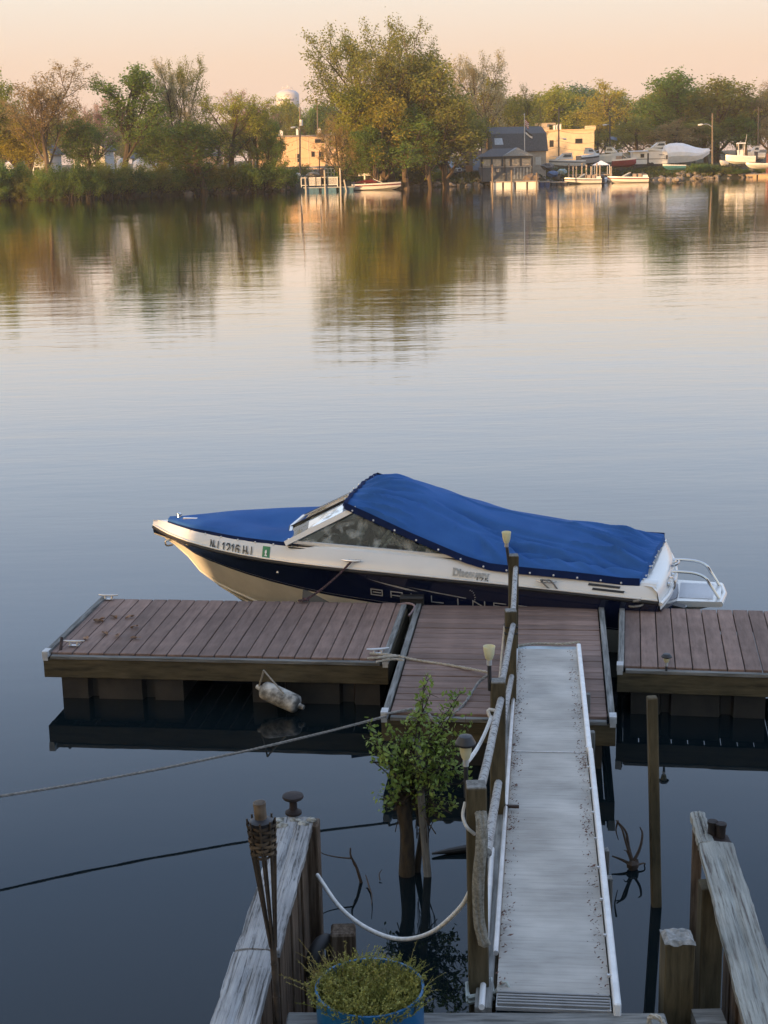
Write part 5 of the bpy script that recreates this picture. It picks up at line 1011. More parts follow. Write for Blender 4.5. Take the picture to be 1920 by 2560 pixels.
house('tan house far back behind the two slim dark trees', 455, 540, 392, 366, 285, BEIGE, GREYR, 1.9, False)
for lab, a, b, c, d, Y, mt in (('white covered boat behind the shore bushes at left', 330, 392, 412, 392, 236, TARP), ('white covered hull behind the bushes left of the white house', 8, 32, 420, 402, 238, WHT), ('bright white tarp heap under the green tree', 288, 310, 412, 395, 236, WHT)):
    m = MB(); x0, x1 = fx(a, Y), fx(b, Y); z0, z1 = 1.6, fz(d, a, Y); w = (x1-x0)
    m.grid([[(x0+w*i/10, Y+3*(j/6), z0+(z1-z0)*math.sin(math.pi*min(1, (.12+j/6*.8)))*(.55+.45*math.sin(math.pi*(.2+.6*i/10)))*(1 if 0 < j < 6 else 0)) for j in range(7)] for i in range(11)]); solo('covered_boat', m, mt, lab, 'covered boat', loc=((x0+x1)/2, Y, z0), sm=60)
# --- small boats
def sboat(label, pxl, pxr, pyw, Y, z, flip=False, hull=WHT, stripe=MAROON, bottom=WHT, hgt=.95, rz=0, style='bowrider', stand=False, grp=None, name='motorboat', extra=None):
    xl, xr = fx(pxl, Y, pyw), fx(pxr, Y, pyw); L_ = (xr-xl); bm_ = L_*.36; t = Thing(name, label, 'boat', ((xl+xr)/2, Y, z), grp, rz+(math.pi if flip else 0), True)
    S = [0, .1, .25, .4, .55, .7, .82, .92, 1]
    def P(s, q, sd):
        b = bm_/2*(1-max(0, (s-.4)/.6)**2.4); h = hgt*(.82+.22*s**1.5); kz = -.15+max(0, (s-.6)/.4)**2*.6; c = [(0, kz), (b*.82*(1 if s < 1 else 0), min(h-.3, max(kz, .12+.4*s**3))), (b*.96, h*.62), (b, h*.80), (b*.96, h)]
        return (-L_/2+L_*s, sd*c[q][0], c[q][1])
    for nm, q0, q1, mt in (('hull_bottom', 0, 1, bottom), ('hull_side', 1, 2, hull), ('stripe', 2, 3, stripe), ('topside', 3, 4, WHT)):
        m = MB()
        for sd in (1, -1):
            g_ = [[P(s, q, sd) for q in (q0, q1)] for s in S]; m.grid(g_)
        if nm == 'hull_side': m.add([P(0, q, 1) for q in (4, 3, 2, 1, 0)]+[P(0, q, -1) for q in (1, 2, 3, 4)], [tuple(range(9))])
        t.part(nm, m, mt, sm=40)
    m = MB(); m.grid([[(P(s, 4, 1)[0], P(s, 4, 1)[1]*f, P(s, 4, 1)[2]-(.02 if abs(f) < 1 else 0)) for f in (-1, -.5, 0, .5, 1)] for s in S]); t.part('deck', m, WHT)
    h = hgt; w = bm_*.36
    if style in ('bowrider', 'cover'):
        m = MB(); m.hexa([(.00*L_, -w, h*.9), (.12*L_, -w, h*.95), (.12*L_, w, h*.95), (.00*L_, w, h*.9)], [(-.08*L_, -w*.85, h+.5), (-.06*L_, -w*.85, h+.5), (-.06*L_, w*.85, h+.5), (-.08*L_, w*.85, h+.5)]); t.part('windscreen', m, FARG)
        m = MB(); m.beam((.12*L_, w+.03, h*.98), (-.06*L_, w*.88, h+.52), .05, .05); m.beam((.12*L_, -w-.03, h*.98), (-.06*L_, -w*.88, h+.52), .05, .05); m.beam((-.06*L_, w*.88, h+.52), (-.06*L_, -w*.88, h+.52), .05, .05); t.part('windscreen_frame', m, ALU)
    if style == 'cover':
        m = MB(); m.grid([[(-L_*.48+L_*.5*i/8, w*1.2*f, h+.02+(.42*math.sin(math.pi*.5*i/8)**1+.05)*(1-abs(f)**2)) for f in (-1, -.6, -.2, .2, .6, 1)] for i in range(9)]); t.part('cockpit_cover', m, MAROON, sm=60)
    if style == 'bowrider':
        for x in (-.2, -.33):
            m = MB(); m.box(L_*x, L_*x+.5, -w*.8, w*.8, h*.8, h+.32); t.part('seat', m, M('seat_tan', (.30, .24, .2), .7))
        m = MB(); m.box(-L_*.48, -L_*.36, -w, w, h*.8, h+.12); t.part('engine_hatch', m, WHT)
    if style == 'cabin':
        m = MB(); m.hexa([(-.15*L_, -w, h), (.32*L_, -w*.6, h), (.32*L_, w*.6, h), (-.15*L_, w, h)], [(-.12*L_, -w*.8, h+.95), (.12*L_, -w*.7, h+.85), (.12*L_, w*.7, h+.85), (-.12*L_, w*.8, h+.95)]); cb_ = t.part('cabin', m, WHT)
        for sd in (-1, 1):
            m = MB(); m.prism([(-.1*L_, sd*w*.93, h+.35), (.14*L_, sd*w*.85, h+.35), (.08*L_, sd*w*.80, h+.72), (-.1*L_, sd*w*.86, h+.72)], (0, sd*.03, 0)); t.part('window', m, FARG, cb_)
        m = MB(); m.beam((-.14*L_, 0, h+1.0), (.1*L_, 0, h+.95), w*1.9, .06); t.part('roof', m, WHT)
        m = MB(); m.tube([(.2*L_, -w*.7, h+.1), (.3*L_, -w*.6, h+.45), (.47*L_, 0, h+.6), (.3*L_, w*.6, h+.45), (.2*L_, w*.7, h+.1)], .03, 5); t.part('bow_rail', m, ALU)
    if style == 'ttop':
        m = MB(); m.box(-.1*L_, .08*L_, -w*.4, w*.4, h*.8, h+.75); t.part('console', m, WHT)
        m = MB(); m.hexa([(-.16*L_, -w*.9, h+1.75), (.12*L_, -w*.8, h+1.75), (.12*L_, w*.8, h+1.75), (-.16*L_, w*.9, h+1.75)], [(-.14*L_, -w*.7, h+1.92), (.10*L_, -w*.6, h+1.92), (.10*L_, w*.6, h+1.92), (-.14*L_, w*.7, h+1.92)]); t.part('hard_top', m, WHT)
        for sd in (-1, 1):
            for a, b in ((-.12, -.13), (.06, .09)): m = MB(); m.tube([(a*L_, sd*w*.55, h*.8), (b*L_, sd*w*.7, h+1.75)], .05, 6); t.part('top_post', m, WHT)
        m = MB(); m.prism([(.04*L_, -w*.5, h+.75), (.10*L_, -w*.45, h+.75), (.085*L_, -w*.6, h+1.7), (.06*L_, -w*.6, h+1.7)], (0, w, 0)); t.part('clear_curtain', m, FARG)
        m = MB(); m.tube([(-.16*L_, w*.4, h+1.9), (-.2*L_, w*.4, h+3.2)], .025, 5); t.part('aerial', m, WHT)
    if style in ('ttop', 'outboard'):
        m = MB(); m.hexa([(-L_*.5-.5, -.2, .1), (-L_*.5-.05, -.25, .1), (-L_*.5-.05, .25, .1), (-L_*.5-.5, .2, .1)], [(-L_*.5-.55, -.2, h+.35), (-L_*.5-.05, -.25, h+.45), (-L_*.5-.05, .25, h+.45), (-L_*.5-.55, .2, h+.35)]); t.part('outboard_motor', m, DARK)
    if stand:
        m = MB()
        for x in (-.3, .2): m.beam((x*L_, -bm_*.4, -.35), (x*L_, bm_*.4, -.35), .15, .2)
        m.beam((-.45*L_, 0, -.42), (.5*L_, 0, -.42), .12, .15); t.part('trailer_frame', m, DARK)
        for sd in (-1, 1): m = MB(); m.tube([(-.12*L_, sd*bm_*.42, -.42), (-.12*L_, sd*(bm_*.42+.2), -.42)], .34, 12); t.part('wheel', m, BLACK)
    return t
# float dock with railings and the maroon boat
Y = 214
def fdock(label, pxl, pxr, Y, zt, fl_m, n, wd=2.2, top=DOCKW):
    x0, x1 = fx(pxl, Y), fx(pxr, Y); t = Thing('float_dock', label, 'dock', ((x0+x1)/2, Y, 0)); m = MB(); m.box(x0, x1, Y, Y+wd, zt-.14, zt); t.part('deck', m, top)
    for i in range(n): a = x0+(x1-x0)*(i+.06)/n; b = x0+(x1-x0)*(i+.9)/n; m = MB(); m.box(a, b, Y+.08, Y+wd-.1, -.2, zt-.143); t.part('float', m, fl_m)
    return t, x0, x1
t, x0, x1 = fdock('blue float dock with white railings left of the maroon boat', 756, 886, Y, .62, DBLUE, 3, 2.4, M('dock_grey', (.28, .30, .31), .8))
def rl(a, b, bal):
    xa, xb = fx(a, Y), fx(b, Y); m = MB()
    for x in (xa, xb): m.box(x-.05, x+.05, Y+.1, Y+.2, .625, 2.0)
    for z in (.85, 1.88): m.box(xa+.051, xb-.051, Y+.12, Y+.18, z, z+.09)
    r_ = t.part('railing', m, WHT)
    if bal:
        for i in range(1, bal): m = MB(); x = xa+(xb-xa)*i/bal; m.box(x-.035, x+.035, Y+.13, Y+.17, .943, 1.878); t.part('baluster', m, WHT, r_)
rl(751, 769, 0); rl(769, 788, 9); rl(788, 802, 6); rl(816, 842, 10); rl(802, 816, 0)
for k_, (p, ty, by) in enumerate(((763, 442, 478), (811, 425, 476), (850, 420, 475), (860, 449, 467))):
    q = aY(p, ty, Y-.2); m = MB(); m.tube([(fx(p, Y-.2)+(.3 if p == 860 else 0), Y-.2, -.4), (q.x, Y-.2, q.z)], .11, 8); solo('dock_pile', m, M('pale_pile', (.40, .37, .33), .7, vs=3), ('white pile at the left end of the blue float dock', 'white pile in the middle of the blue float dock', 'tallest white pile at the right of the blue float dock', 'short leaning white pile beside the maroon boat')[k_], 'pile', 'white piles of the blue float dock', loc=(q.x, Y-.2, 0))
sboat('white and maroon motorboat with a maroon cover moored by the big trees', 881, 1003, 476, 216, 0, False, WHT, MAROON, WHT, 1.05, R(-4), 'cover')
t = Thing('mooring_stand', 'pale timber mooring frame standing behind the maroon boat', 'mooring frame', (fx(951, 219), 219, 0)); m = MB()
for p in (941, 951, 963): m.tube([(fx(p, 219), 219, -.3), (fx(p, 219), 219, fz(432, p, 219))], .12, 8)
for z in (1.3, 2.2): m.beam((fx(936, 219), 219, z), (fx(964, 219), 219, z), .1, .2)
t.part('timber_frame', m, DOCKW)
m = MB(); m.tube([(fx(911, 219), 219, -.3), (fx(911, 219), 219, fz(437, 911, 219))], .13, 8); m.beam((fx(895, 219), 219, fz(437, 905, 219)), (fx(925, 219), 219, fz(436, 915, 219)), .2, .35); solo('mooring_post', m, WHT, 'white T shaped post behind the maroon boat', 'post', loc=(fx(911, 219), 219, 0))
# pavilion dock, blue float, dark float, bowriders
t, x0, x1 = fdock('tan dock on pale floats in front of the pavilion', 1228, 1349, 219, .75, WHT, 4, 2.5)
for k_, (p, ty) in enumerate(((1231, 412), (1279, 425), (1342, 432))): q = aY(p, ty, 218.7); m = MB(); m.tube([(q.x, 218.7, -.4), (q.x, 218.7, q.z)], .12, 8); solo('dock_pile', m, POLEW, ('tall grey pile at the left corner of the pavilion dock', 'grey pile in the middle of the pavilion dock', 'short grey pile at the right end of the pavilion dock')[k_], 'pile', 'piles of the pavilion dock', loc=(q.x, 218.7, 0))
fdock('short blue float dock right of the pavilion dock', 1350, 1376, 221, .6, M('deep_blue', (.03, .055, .16), .5), 2); fdock('dark low float dock left of the white bowriders', 1378, 1418, 223, .45, DARK, 3)
sboat('white speedboat at the left of the moored pair, dark seats showing', 1411, 1502, 459, 226, 0, True, WHT, DARK, WHT, .95, R(2)); sboat('white speedboat at the right of the moored pair with an orange sunlit hull', 1519, 1619, 456, 227, 0, True, WHT, MAROON, WHT, 1.0, R(-1))
sboat('small white outboard boat moored bow on between the two speedboats', 1496, 1528, 455, 229, 0, False, WHT, WHT, WHT, .8, R(65), 'outboard')
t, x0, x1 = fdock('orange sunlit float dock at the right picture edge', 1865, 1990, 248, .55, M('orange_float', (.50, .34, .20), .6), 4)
m = MB(); m.box(fx(1917, 249), fx(1924, 249), 249, 249.4, -.3, fz(385, 1920, 249)); solo('red_post', m, M('red_brown', (.18, .06, .04), .7), 'red brown post at the right picture edge', 'post', loc=(fx(1920, 249), 249, 0))
# boats ashore in the yard
Y = 256; g_ = 'boats laid up in the yard'
sboat('white cuddy boat on a trailer at the left of the yard', 1372, 1462, 405, 246, 2.35, True, WHT, BLUEG, WHT, 1.2, R(6), 'cabin', True, g_)
sboat('grey and white cabin cruiser behind the white cuddy boat', 1440, 1505, 392, 262, 2.6, False, M('grey_hull', (.32, .27, .24), .5), DARK, DARK, 1.7, R(30), 'cabin', True, g_)
sboat('pink lit white cruiser on stands right of the grey cruiser', 1492, 1556, 390, 266, 2.6, False, WHT, WHT, WHT, 1.8, R(-18), 'cabin', True, g_)
sboat('white boat with a dark red hull beside the white trailer', 1530, 1590, 409, 248, 2.2, False, MAROON, MAROON, MAROON, 1.35, R(-12), 'bowrider', True, g_)
sboat('small teal boat lying in front of the white trailer', 1655, 1713, 420, 240, 1.7, True, TEAL, TEAL, TEAL, .75, R(10), 'none', False, g_)
sboat('white centre console boat with a hard top at the right of the yard', 1813, 1886, 404, 250, 2.3, True, WHT, WHT, WHT, 1.35, R(4), 'ttop', True, g_)
sboat('small grey boat at the right of the yard, low in the weeds', 1864, 1918, 420, 244, 1.6, True, M('grey_white', (.38, .38, .36), .6), WHT, WHT, .8, 0, 'none', False, g_)
sboat('orange lit white boat behind the hard top boat', 1868, 1912, 386, 272, 2.9, True, WHT, WHT, WHT, 1.1, R(12), 'cabin', True, g_); sboat('low white boat left of the hard top boat', 1796, 1822, 402, 254, 2.0, True, WHT, WHT, WHT, .8, R(30), 'none', False, g_)
sboat('cream flybridge boat behind the white trailer', 1612, 1690, 385, 272, 2.9, True, WHT, BRICKW, WHT, 2.2, R(5), 'cabin', True, g_)
# shrink wrapped boat
Y = 262; zb = 2.3; m = MB(); xs_ = [1652, 1660, 1672, 1690, 1706, 1720, 1738, 1755, 1773]; tp_ = [382, 364, 359, 357, 358, 362, 368, 371, 371]; bt_ = [412, 410, 408, 407, 406, 404, 401, 396, 384]; hw = [1.2, 1.6, 1.8, 1.85, 1.85, 1.7, 1.4, .9, .1]; P = []; rg = random.Random(5)
for p, a, b, w in zip(xs_, tp_, bt_, hw):
    z0, z1 = fz(b, p, Y), fz(a, p, Y); x = fx(p, Y); P.append([(x, Y-w*.75, z0), (x, Y-w, z0+(z1-z0)*.35), (x+rg.uniform(-.1, .1), Y-w*.95, z0+(z1-z0)*.55), (x, Y-w*.45, z1-.35*(z1-z0)*.4), (x, Y, z1), (x, Y+w*.5, z1-.3), (x, Y+w, z0+(z1-z0)*.4), (x, Y+w*.7, z0)])
m.grid(P); t = Thing('wrapped_boat', 'large boat shrink wrapped in white plastic in the yard', 'wrapped boat', (fx(1712, Y), Y, zb)); t.part('wrap', m, TARP)
m = MB()
for p in (1672, 1700, 1735): m.box(fx(p, Y)-.1, fx(p, Y)+.1, Y-.8, Y+.8, 1.6, fz(405, p, Y)); m.tube([(fx(p, Y), Y-1.2, 1.7), (fx(p, Y), Y-.9, fz(400, p, Y))], .08, 6)
t.part('stand', m, DARK)
# travel trailer
Y = 252; x0, x1 = fx(1572, Y), fx(1676, Y); z0, z1 = fz(410, 1620, Y), fz(379, 1620, Y); t = Thing('travel_trailer', 'white travel trailer parked in front of the shrink wrapped boat', 'trailer', ((x0+x1)/2, Y, 1.9)); xa, xb = fx(1582, Y), fx(1668, Y)
m = MB(); m.prism([(xa, Y, z0), (xb, Y, z0), (xb+.25, Y, z0+.9), (xb-.1, Y, z1), (xa, Y, z1)], (0, 2.4, 0)); t.part('body', m, WHT); m = MB(); m.prism([(x0-.1, Y-.35, z1+.01), (fx(1620, Y), Y-.35, z1+.01), (fx(1620, Y), Y+.1, z1+.2), (x0-.1, Y+.1, z1+.1)], (0, .02, .05)); t.part('awning', m, HW)
for a, b, c, d in ((1601, 1610, 394, 385), (1665, 1669, 398, 388)): win(t, None, fx(a, Y), fx(b, Y), fz(c, a, Y), fz(d, a, Y), Y-.012, HW, None, .07)
m = MB(); m.box(fx(1618, Y), fx(1622, Y), Y-.04, Y-.003, z0+.1, fz(383, 1620, Y)); t.part('door', m, DARK)
m = MB(); m.box(xa-.1, xb, Y-.025, Y-.004, z0+.75, z0+.85); t.part('stripe', m, DARK); m = MB(); m.box(fx(1655, Y)-.5, fx(1655, Y)+.4, Y-.02, Y-.004, z0+1.4, z0+1.5); t.part('stripe', m, BLUEG)
for p in (1622, 1630): m = MB(); m.tube([(fx(p, Y), Y-.02, z0-.1), (fx(p, Y), Y+.25, z0-.1)], .36, 12); t.part('wheel', m, BLACK)
m = MB(); m.box(xa+.3, xb-.3, Y+.2, Y+2.2, 1.5, z0-.01); t.part('chassis', m, DARK)
# canopy and pier piles in front of the yard
Y = 236; t = Thing('shade_canopy', 'small white canopy on posts behind the moored speedboats', 'canopy', (fx(1506, Y), Y, 1)); m = MB(); xa, xb = fx(1485, Y), fx(1526, Y); zc, ze = fz(401, 1505, Y), fz(413, 1505, Y); m.add([(xa, Y, ze), (xb, Y, ze), (xb, Y+2.4, ze), (xa, Y+2.4, ze), ((xa+xb)/2, Y+1.2, zc)], [(0, 1, 4), (1, 2, 4), (2, 3, 4), (3, 0, 4), (3, 2, 1, 0)]); t.part('roof', m, TARP)
for x, y in ((xa+.1, Y+.1), (xb-.1, Y+.1), (xa+.1, Y+2.3), (xb-.1, Y+2.3)): m = MB(); m.tube([(x, y, .4), (x, y, ze)], .06, 6); t.part('post', m, WHT)
for k_, p in enumerate((1422, 1433, 1441, 1455, 1466, 1478, 1492, 1500, 1528)):
    Y2 = 234; q = aY(p, 408+(k_ % 3)*4, Y2); m = MB(); m.tube([(q.x, Y2, -.3), (q.x, Y2, q.z)], .13, 7); o_ = solo('pier_pile', m, DOCKW, ORD[k_]+' pale timber pile from the left in the row behind the moored speedboats', 'pile', 'pier piles behind the speedboats', loc=(q.x, Y2, 0))
m = MB(); m.beam((fx(1418, 235), 235, 1.2), (fx(1530, 235), 235, 1.15), 1.2, .15); solo('pier_walk', m, DOCKW, 'low timber walkway behind the moored speedboats', 'walkway', loc=(fx(1470, 235), 235, 1.1))
for lab, p, w, z, mt, Y in (('blue tarp covered heap right of the pavilion', 1382, 30, 1.5, M('blue_tarp', (.06, .11, .22), .6), 234), ('pale teal tarp covered heap beside the blue one', 1405, 26, 1.8, M('teal_tarp', (.28, .38, .40), .6), 235), ('brown heap of boat gear behind the pavilion dock', 1330, 44, 1.0, M('gear_brown', (.16, .12, .09), .85), 226), ('grey heap of lumber beside the barn', 1368, 30, 2.6, M('gear_grey', (.15, .14, .14), .85), 240)):
    x = fx(p, Y); h = w*Y/FPX/2; m = MB(); m.blob((x, Y, z-.1), h, h*.8, h*.55, random.Random(p), .18, 12, 7); solo('covered_heap', m, mt, lab, 'heap', loc=(x, Y, z))
# things in the gap left of the big trees
Y = 300; m = MB(); m.box(fx(690, Y), fx(850, Y), Y, Y+.2, 2.6, 3.0)
for p in range(695, 850, 14): m.box(fx(p, Y), fx(p, Y)+.15, Y+.21, Y+.35, 1.9, 2.9)
solo('guard_rail', m, M('galvanised', (.26, .26, .27), .5, .5), 'grey guard rail along the road before the beige building', 'guard rail', loc=(fx(770, Y), Y, 2))
g = MB(); g.grid([[(fx(p, 310), 310, 2.12+.02*0) for p in (560, 700, 800, 930)], [(fx(p, 335), 335, 2.16) for p in (560, 700, 800, 930)]]); solo('road', g, M('asphalt', (.05, .05, .052), .9, vs=3), kind='structure')
Y = 236; m = MB()
for i in range(4): x = fx(811+i*8, Y); m.box(x-.06, x+.06, Y, Y+.12, 1.3, fz(421, 811, Y))
for z in (1.75, 2.3, 2.9): m.box(fx(811, Y)+.061, fx(835, Y)-.061, Y+.02, Y+.08, z, z+.12)
solo('white_fence', m, WHT, 'white sunlit rail fence behind the blue float dock', 'fence', loc=(fx(822, Y), Y, 1.7))
for k_, (p, w, h, mt) in enumerate(((742, 1.5, .7, WHT), (782, 2.2, .8, BRICKW), (806, 1.0, 1.4, M('clay', (.34, .2, .13), .8)), (880, 1.6, 1.1, BEIGE))):
    Y = 240; x = fx(p, Y); m = MB(); m.blob((x, Y, 1.75+h*.3), w*.5, w*.4, h*.6, random.Random(p), .2, 10, 6); m.box(x-w*.4, x+w*.2, Y-.3, Y+.2, 1.4, 1.7+h*.8); solo('yard_clutter', m, mt, ('white sunlit clutter at the left of the gap in the trees', 'tan heap in the gap in the trees', 'reddish clutter left of the white rail fence', 'beige sunlit clutter right of the white rail fence')[k_], 'clutter', loc=(x, Y, 1.7))
# poles and wires
PT_ = {}
def pole(label, p, top, base, Y, r=.15, arm=None, mt=POLEW, cross=0):
    q = aY(p, top, Y); x = fx(p, Y, base); z0 = gz(x, Y)-.3; t = Thing('utility_pole', label, 'utility pole', (x, Y, z0)); m = MB(); m.tube([(x, Y, z0), (q.x, Y, q.z)], [r, r*.7], 8); t.part('pole', m, mt, sm=60)
    if cross:
        m = MB(); m.beam((q.x-cross, Y, q.z-.5), (q.x+cross, Y, q.z-.5), .12, .15); c_ = t.part('crossarm', m, mt)
        for sd in (-1, 0, 1): m = MB(); m.tube([(q.x+sd*cross*.9, Y, q.z-.42), (q.x+sd*cross*.9, Y, q.z-.15)], .07, 6); t.part('insulator', m, DARK, c_)
    if arm:
        apx, apy, bpy = arm; a = aY(p, bpy, Y); b = aY(apx, apy, Y); m = MB(); m.tube(smooth([a, a.lerp(b, .5)+Vector((0, 0, .25)), b], 8), .055, 6); ar = t.part('lamp_arm', m, ALU); m = MB(); dx = -1 if b.x < a.x else 1; m.tube([b, b+Vector((dx*.25, 0, -.03)), b+Vector((dx*.75, 0, -.08)), b+Vector((dx*.8, 0, -.08))], [.08, .16, .13, .03], 8); t.part('lamp_head', m, WHT, ar)
    PT_[p] = Vector((q.x, Y, q.z)); return t
t = pole('tall pole with a lamp arm left of the beige building', 750, 268, 442, 262, .17, (738, 318, 325)); q = aY(753, 307, 262); m = MB(); m.tube([(q.x, 261.8, q.z-.5), (q.x, 261.8, q.z+.5)], .3, 10); t.part('transformer', m, WHT, sm=60)
pole('slim pole rising behind the beige building roof', 793, 254, 345, 365, .16, None, POLEW, .9); pole('orange lit pole at the left edge of the big trees', 869, 290, 425, 262, .17, None, POLEW, .8)
pole('short dark pole before the beige building', 798, 376, 440, 262, .12, None, DARK)
pole('grey double pole behind the barn', 1227, 288, 345, 285, .22); pole('tall orange lit pole in front of the second beige building', 1397, 268, 392, 280, .17, (1406, 347, 349), POLEW, .9)
t = pole('dark pole carrying a tilted solar panel', 1525, 290, 372, 290, .16, (1517, 312, 316), DARK); q = aY(1534, 345, 289.7); m = MB(); m.hexa([(q.x-.6, 289.4, q.z-.25), (q.x+.7, 289.4, q.z-.55), (q.x+.7, 290.2, q.z+.05), (q.x-.6, 290.2, q.z+.35)], [(q.x-.6, 289.38, q.z-.2), (q.x+.7, 289.38, q.z-.5), (q.x+.7, 290.18, q.z+.1), (q.x-.6, 290.18, q.z+.4)]); t.part('solar_panel', m, M('panel_blue', (.10, .14, .22), .3))
pole('tall pale street light pole at the right of the yard', 1781, 283, 425, 250, .16, (1757, 311, 318)); pole('thin pole behind the street light pole', 1761, 305, 380, 300, .12); pole('pole with crossarm by the right picture edge', 1896, 268, 372, 285, .17, None, POLEW, .9); pole('slim pole left of the hard top boat', 1862, 350, 380, 300, .10); pole('slim mast left of the slim pole', 1841, 332, 372, 310, .07)
m = MB()
def wire(a, b, d=1.0): m = MB(); m.tube(sag(a, b, d, 14), .028, 4, False); solo('overhead_wire', m, DARK, 'thin dark overhead wire strung between the roadside poles', 'wire', 'overhead wires', loc=a)
for dz in (.4, 1.2, 2.6): wire(PT_[750]-Vector((0, 0, dz+4)), PT_[869]-Vector((0, 0, dz+3)), .9); wire(PT_[750]-Vector((0, 0, dz+4)), aY(560, 350, 262)-Vector((0, 0, dz)), 1)
for dz in (.5, 1.6, 3.4, 4.6): wire(PT_[1397]-Vector((0, 0, dz+2.5)), PT_[1227]-Vector((0, 0, dz+1.2)), .8); wire(PT_[1397]-Vector((0, 0, dz+2.5)), PT_[1525]-Vector((0, 0, dz+.6)), .8); wire(PT_[1525]-Vector((0, 0, dz+.6)), aY(1761, 325, 300)-Vector((0, 0, dz)), 1.2); wire(aY(1761, 325, 300)-Vector((0, 0, dz)), PT_[1896]-Vector((0, 0, dz+1)), .8)
# flagpole
Y = 231; q = aY(1311, 287, Y); xb = fx(1312, Y, 420); t = Thing('flagpole', 'grey flagpole with two flags in front of the barn', 'flagpole', (xb, Y, 1.2)); m = MB(); m.tube([(xb, Y, .8), (q.x, Y, q.z)], [.09, .06], 8); t.part('pole', m, ALU, sm=60); m = MB(); m.blob((q.x, Y, q.z+.08), .1, .1, .1, random.Random(1), 0, 8, 6); t.part('finial', m, WHT)
def flag(lab, cells, mats):
    ft = Thing('flag', lab, 'flag', cells[0])
    a, b, drop = Vector(cells[0]), Vector(cells[1]), cells[2]
    for i in range(len(mats)):
        f0, f1 = i/len(mats), (i+1)/len(mats); m = MB(); m.grid([[a+(b-a)*u+Vector((.05*math.sin(u*6), .12*math.sin(u*5+v), -drop*v-.1*math.sin(u*3))) for v in (f0, f1)] for u in [k/6 for k in range(7)]]); ft.part('flag_stripe', m, mats[i])
RED = M('flag_red', (.35, .05, .05), .8); 
flag('red and white striped flag hanging from the flagpole', [aY(1313, 297, Y), aY(1322, 306, Y), .95], [RED, WHT, RED, WHT, RED, WHT, RED]); flag('black and white flag below the striped one on the pole', [aY(1314, 324, Y), aY(1331, 336, Y), .75], [DARK, DARK, WHT, WHT, DARK])
# water tower
Y = 900; c = aY(719, 248, Y); k_ = Y/FPX; t = Thing('water_tower', 'white water tower rising over the trees beside the beige building', 'water tower', (c.x, Y, 2.5)); Rr = 28*k_; zb, zt = fz(272, 719, Y), fz(232, 719, Y); TW = M('tower_white', (.50, .49, .52), .5, vs=1, var=.04)
m = MB(); m.lathe([(Rr*.35, zb-3.5), (Rr*.8, zb-.6), (Rr*.97, zb+1.2), (Rr, zb+2.5), (Rr, zt-1.6), (Rr*.96, zt-.4), (Rr*.7, zt+1.0), (Rr*.3, zt+1.8), (.01, zt+2)], 28, (c.x, Y, 0)); t.part('tank', m, TW, sm=50); m = MB(); m.tube([(c.x, Y, 0), (c.x, Y, zb-3)], [Rr*.5, Rr*.33], 16); t.part('column', m, TW, sm=50)
for dx, h in ((-.35, 3.4), (-.2, 2.6), (.05, 4.2), (.25, 3), (.4, 2.4), (-.05, 2.8)): m = MB(); m.tube([(c.x+dx*Rr, Y-1, zt+.9), (c.x+dx*Rr, Y-1, zt+1+h*.75)], .28, 6); t.part('antenna', m, TW)
m = MB(); m.tube([(c.x+Rr*.5*math.cos(a), Y+Rr*.5*math.sin(a), zt+2.6) for a in [k*math.pi/8 for k in range(17)]], .1, 5); t.part('roof_rail', m, TW)
m = MB(); zz = fz(253, 719, Y)
rgx = random.Random(3)
for i in range(13):
    a0 = -math.pi/2-.85+i*.115; a1 = a0+.085; h = 1.0 if i % 3 else 1.35; m.quad(*[(c.x+(Rr+.06)*math.cos(a), Y+(Rr+.06)*math.sin(a), z) for a, z in ((a0, zz), (a1, zz), (a1, zz+h), (a0, zz+h))])
m.quad(*[(c.x+(Rr+.06)*math.cos(a), Y+(Rr+.06)*math.sin(a), z) for a, z in ((-1.85, zz+3.0), (-1.55, zz+2.7), (-1.3, zz+3.4), (-1.6, zz+3.7))]); t.part('lettering', m, M('tower_letters', (.10, .11, .20), .6))
# rocks along the far waterline
ROCK = M('bank_rock', (.10, .085, .07), .9, vs=1.2, col2=(.26, .22, .18), rnd=.2, bump=.4, bs=4); rg = random.Random(9); m = MB()
xa_ = fx(450, 215); xe_ = fx(1925, 250); x = xa_
while x < xe_:
    pxx = proj((x, shoreY(x), 0))[0]; dens = .5 if 700 < pxx < 900 else 1
    for _ in range(2): 
        if rg.random() < dens: d = rg.uniform(-.3, 2.4); r = rg.uniform(.18, .6); m.blob((x+rg.uniform(-.4, .4), shoreY(x)+d, max(0, d*.42)+r*.15), r, r, r*.65, rg, .22, 6, 4)
    x += .62
solo('shore_rocks', m, ROCK, 'brown rocks and rubble along the far waterline', 'rocks', kind='stuff')
for k_, (p, py) in enumerate(((1740, 440), (1748, 441), (1656, 445), (1690, 446), (1700, 443), (1600, 440))):
    q = az(p, py+4, .5); r = .55; m = MB(); m.blob(q, r*1.2, r, r*.7, rg, .2, 8, 5); solo('boulder', m, ROCK, ('pale boulder left of the street light pole foot', 'pale boulder touching the street light pole side of the bank', 'boulder low on the bank below the teal boat', 'pale boulder on the bank right of the teal boat', 'pale boulder at the waterline right of the teal boat', 'boulder close behind the right moored speedboat stern')[k_], 'boulder', 'boulders on the yard bank', loc=q)
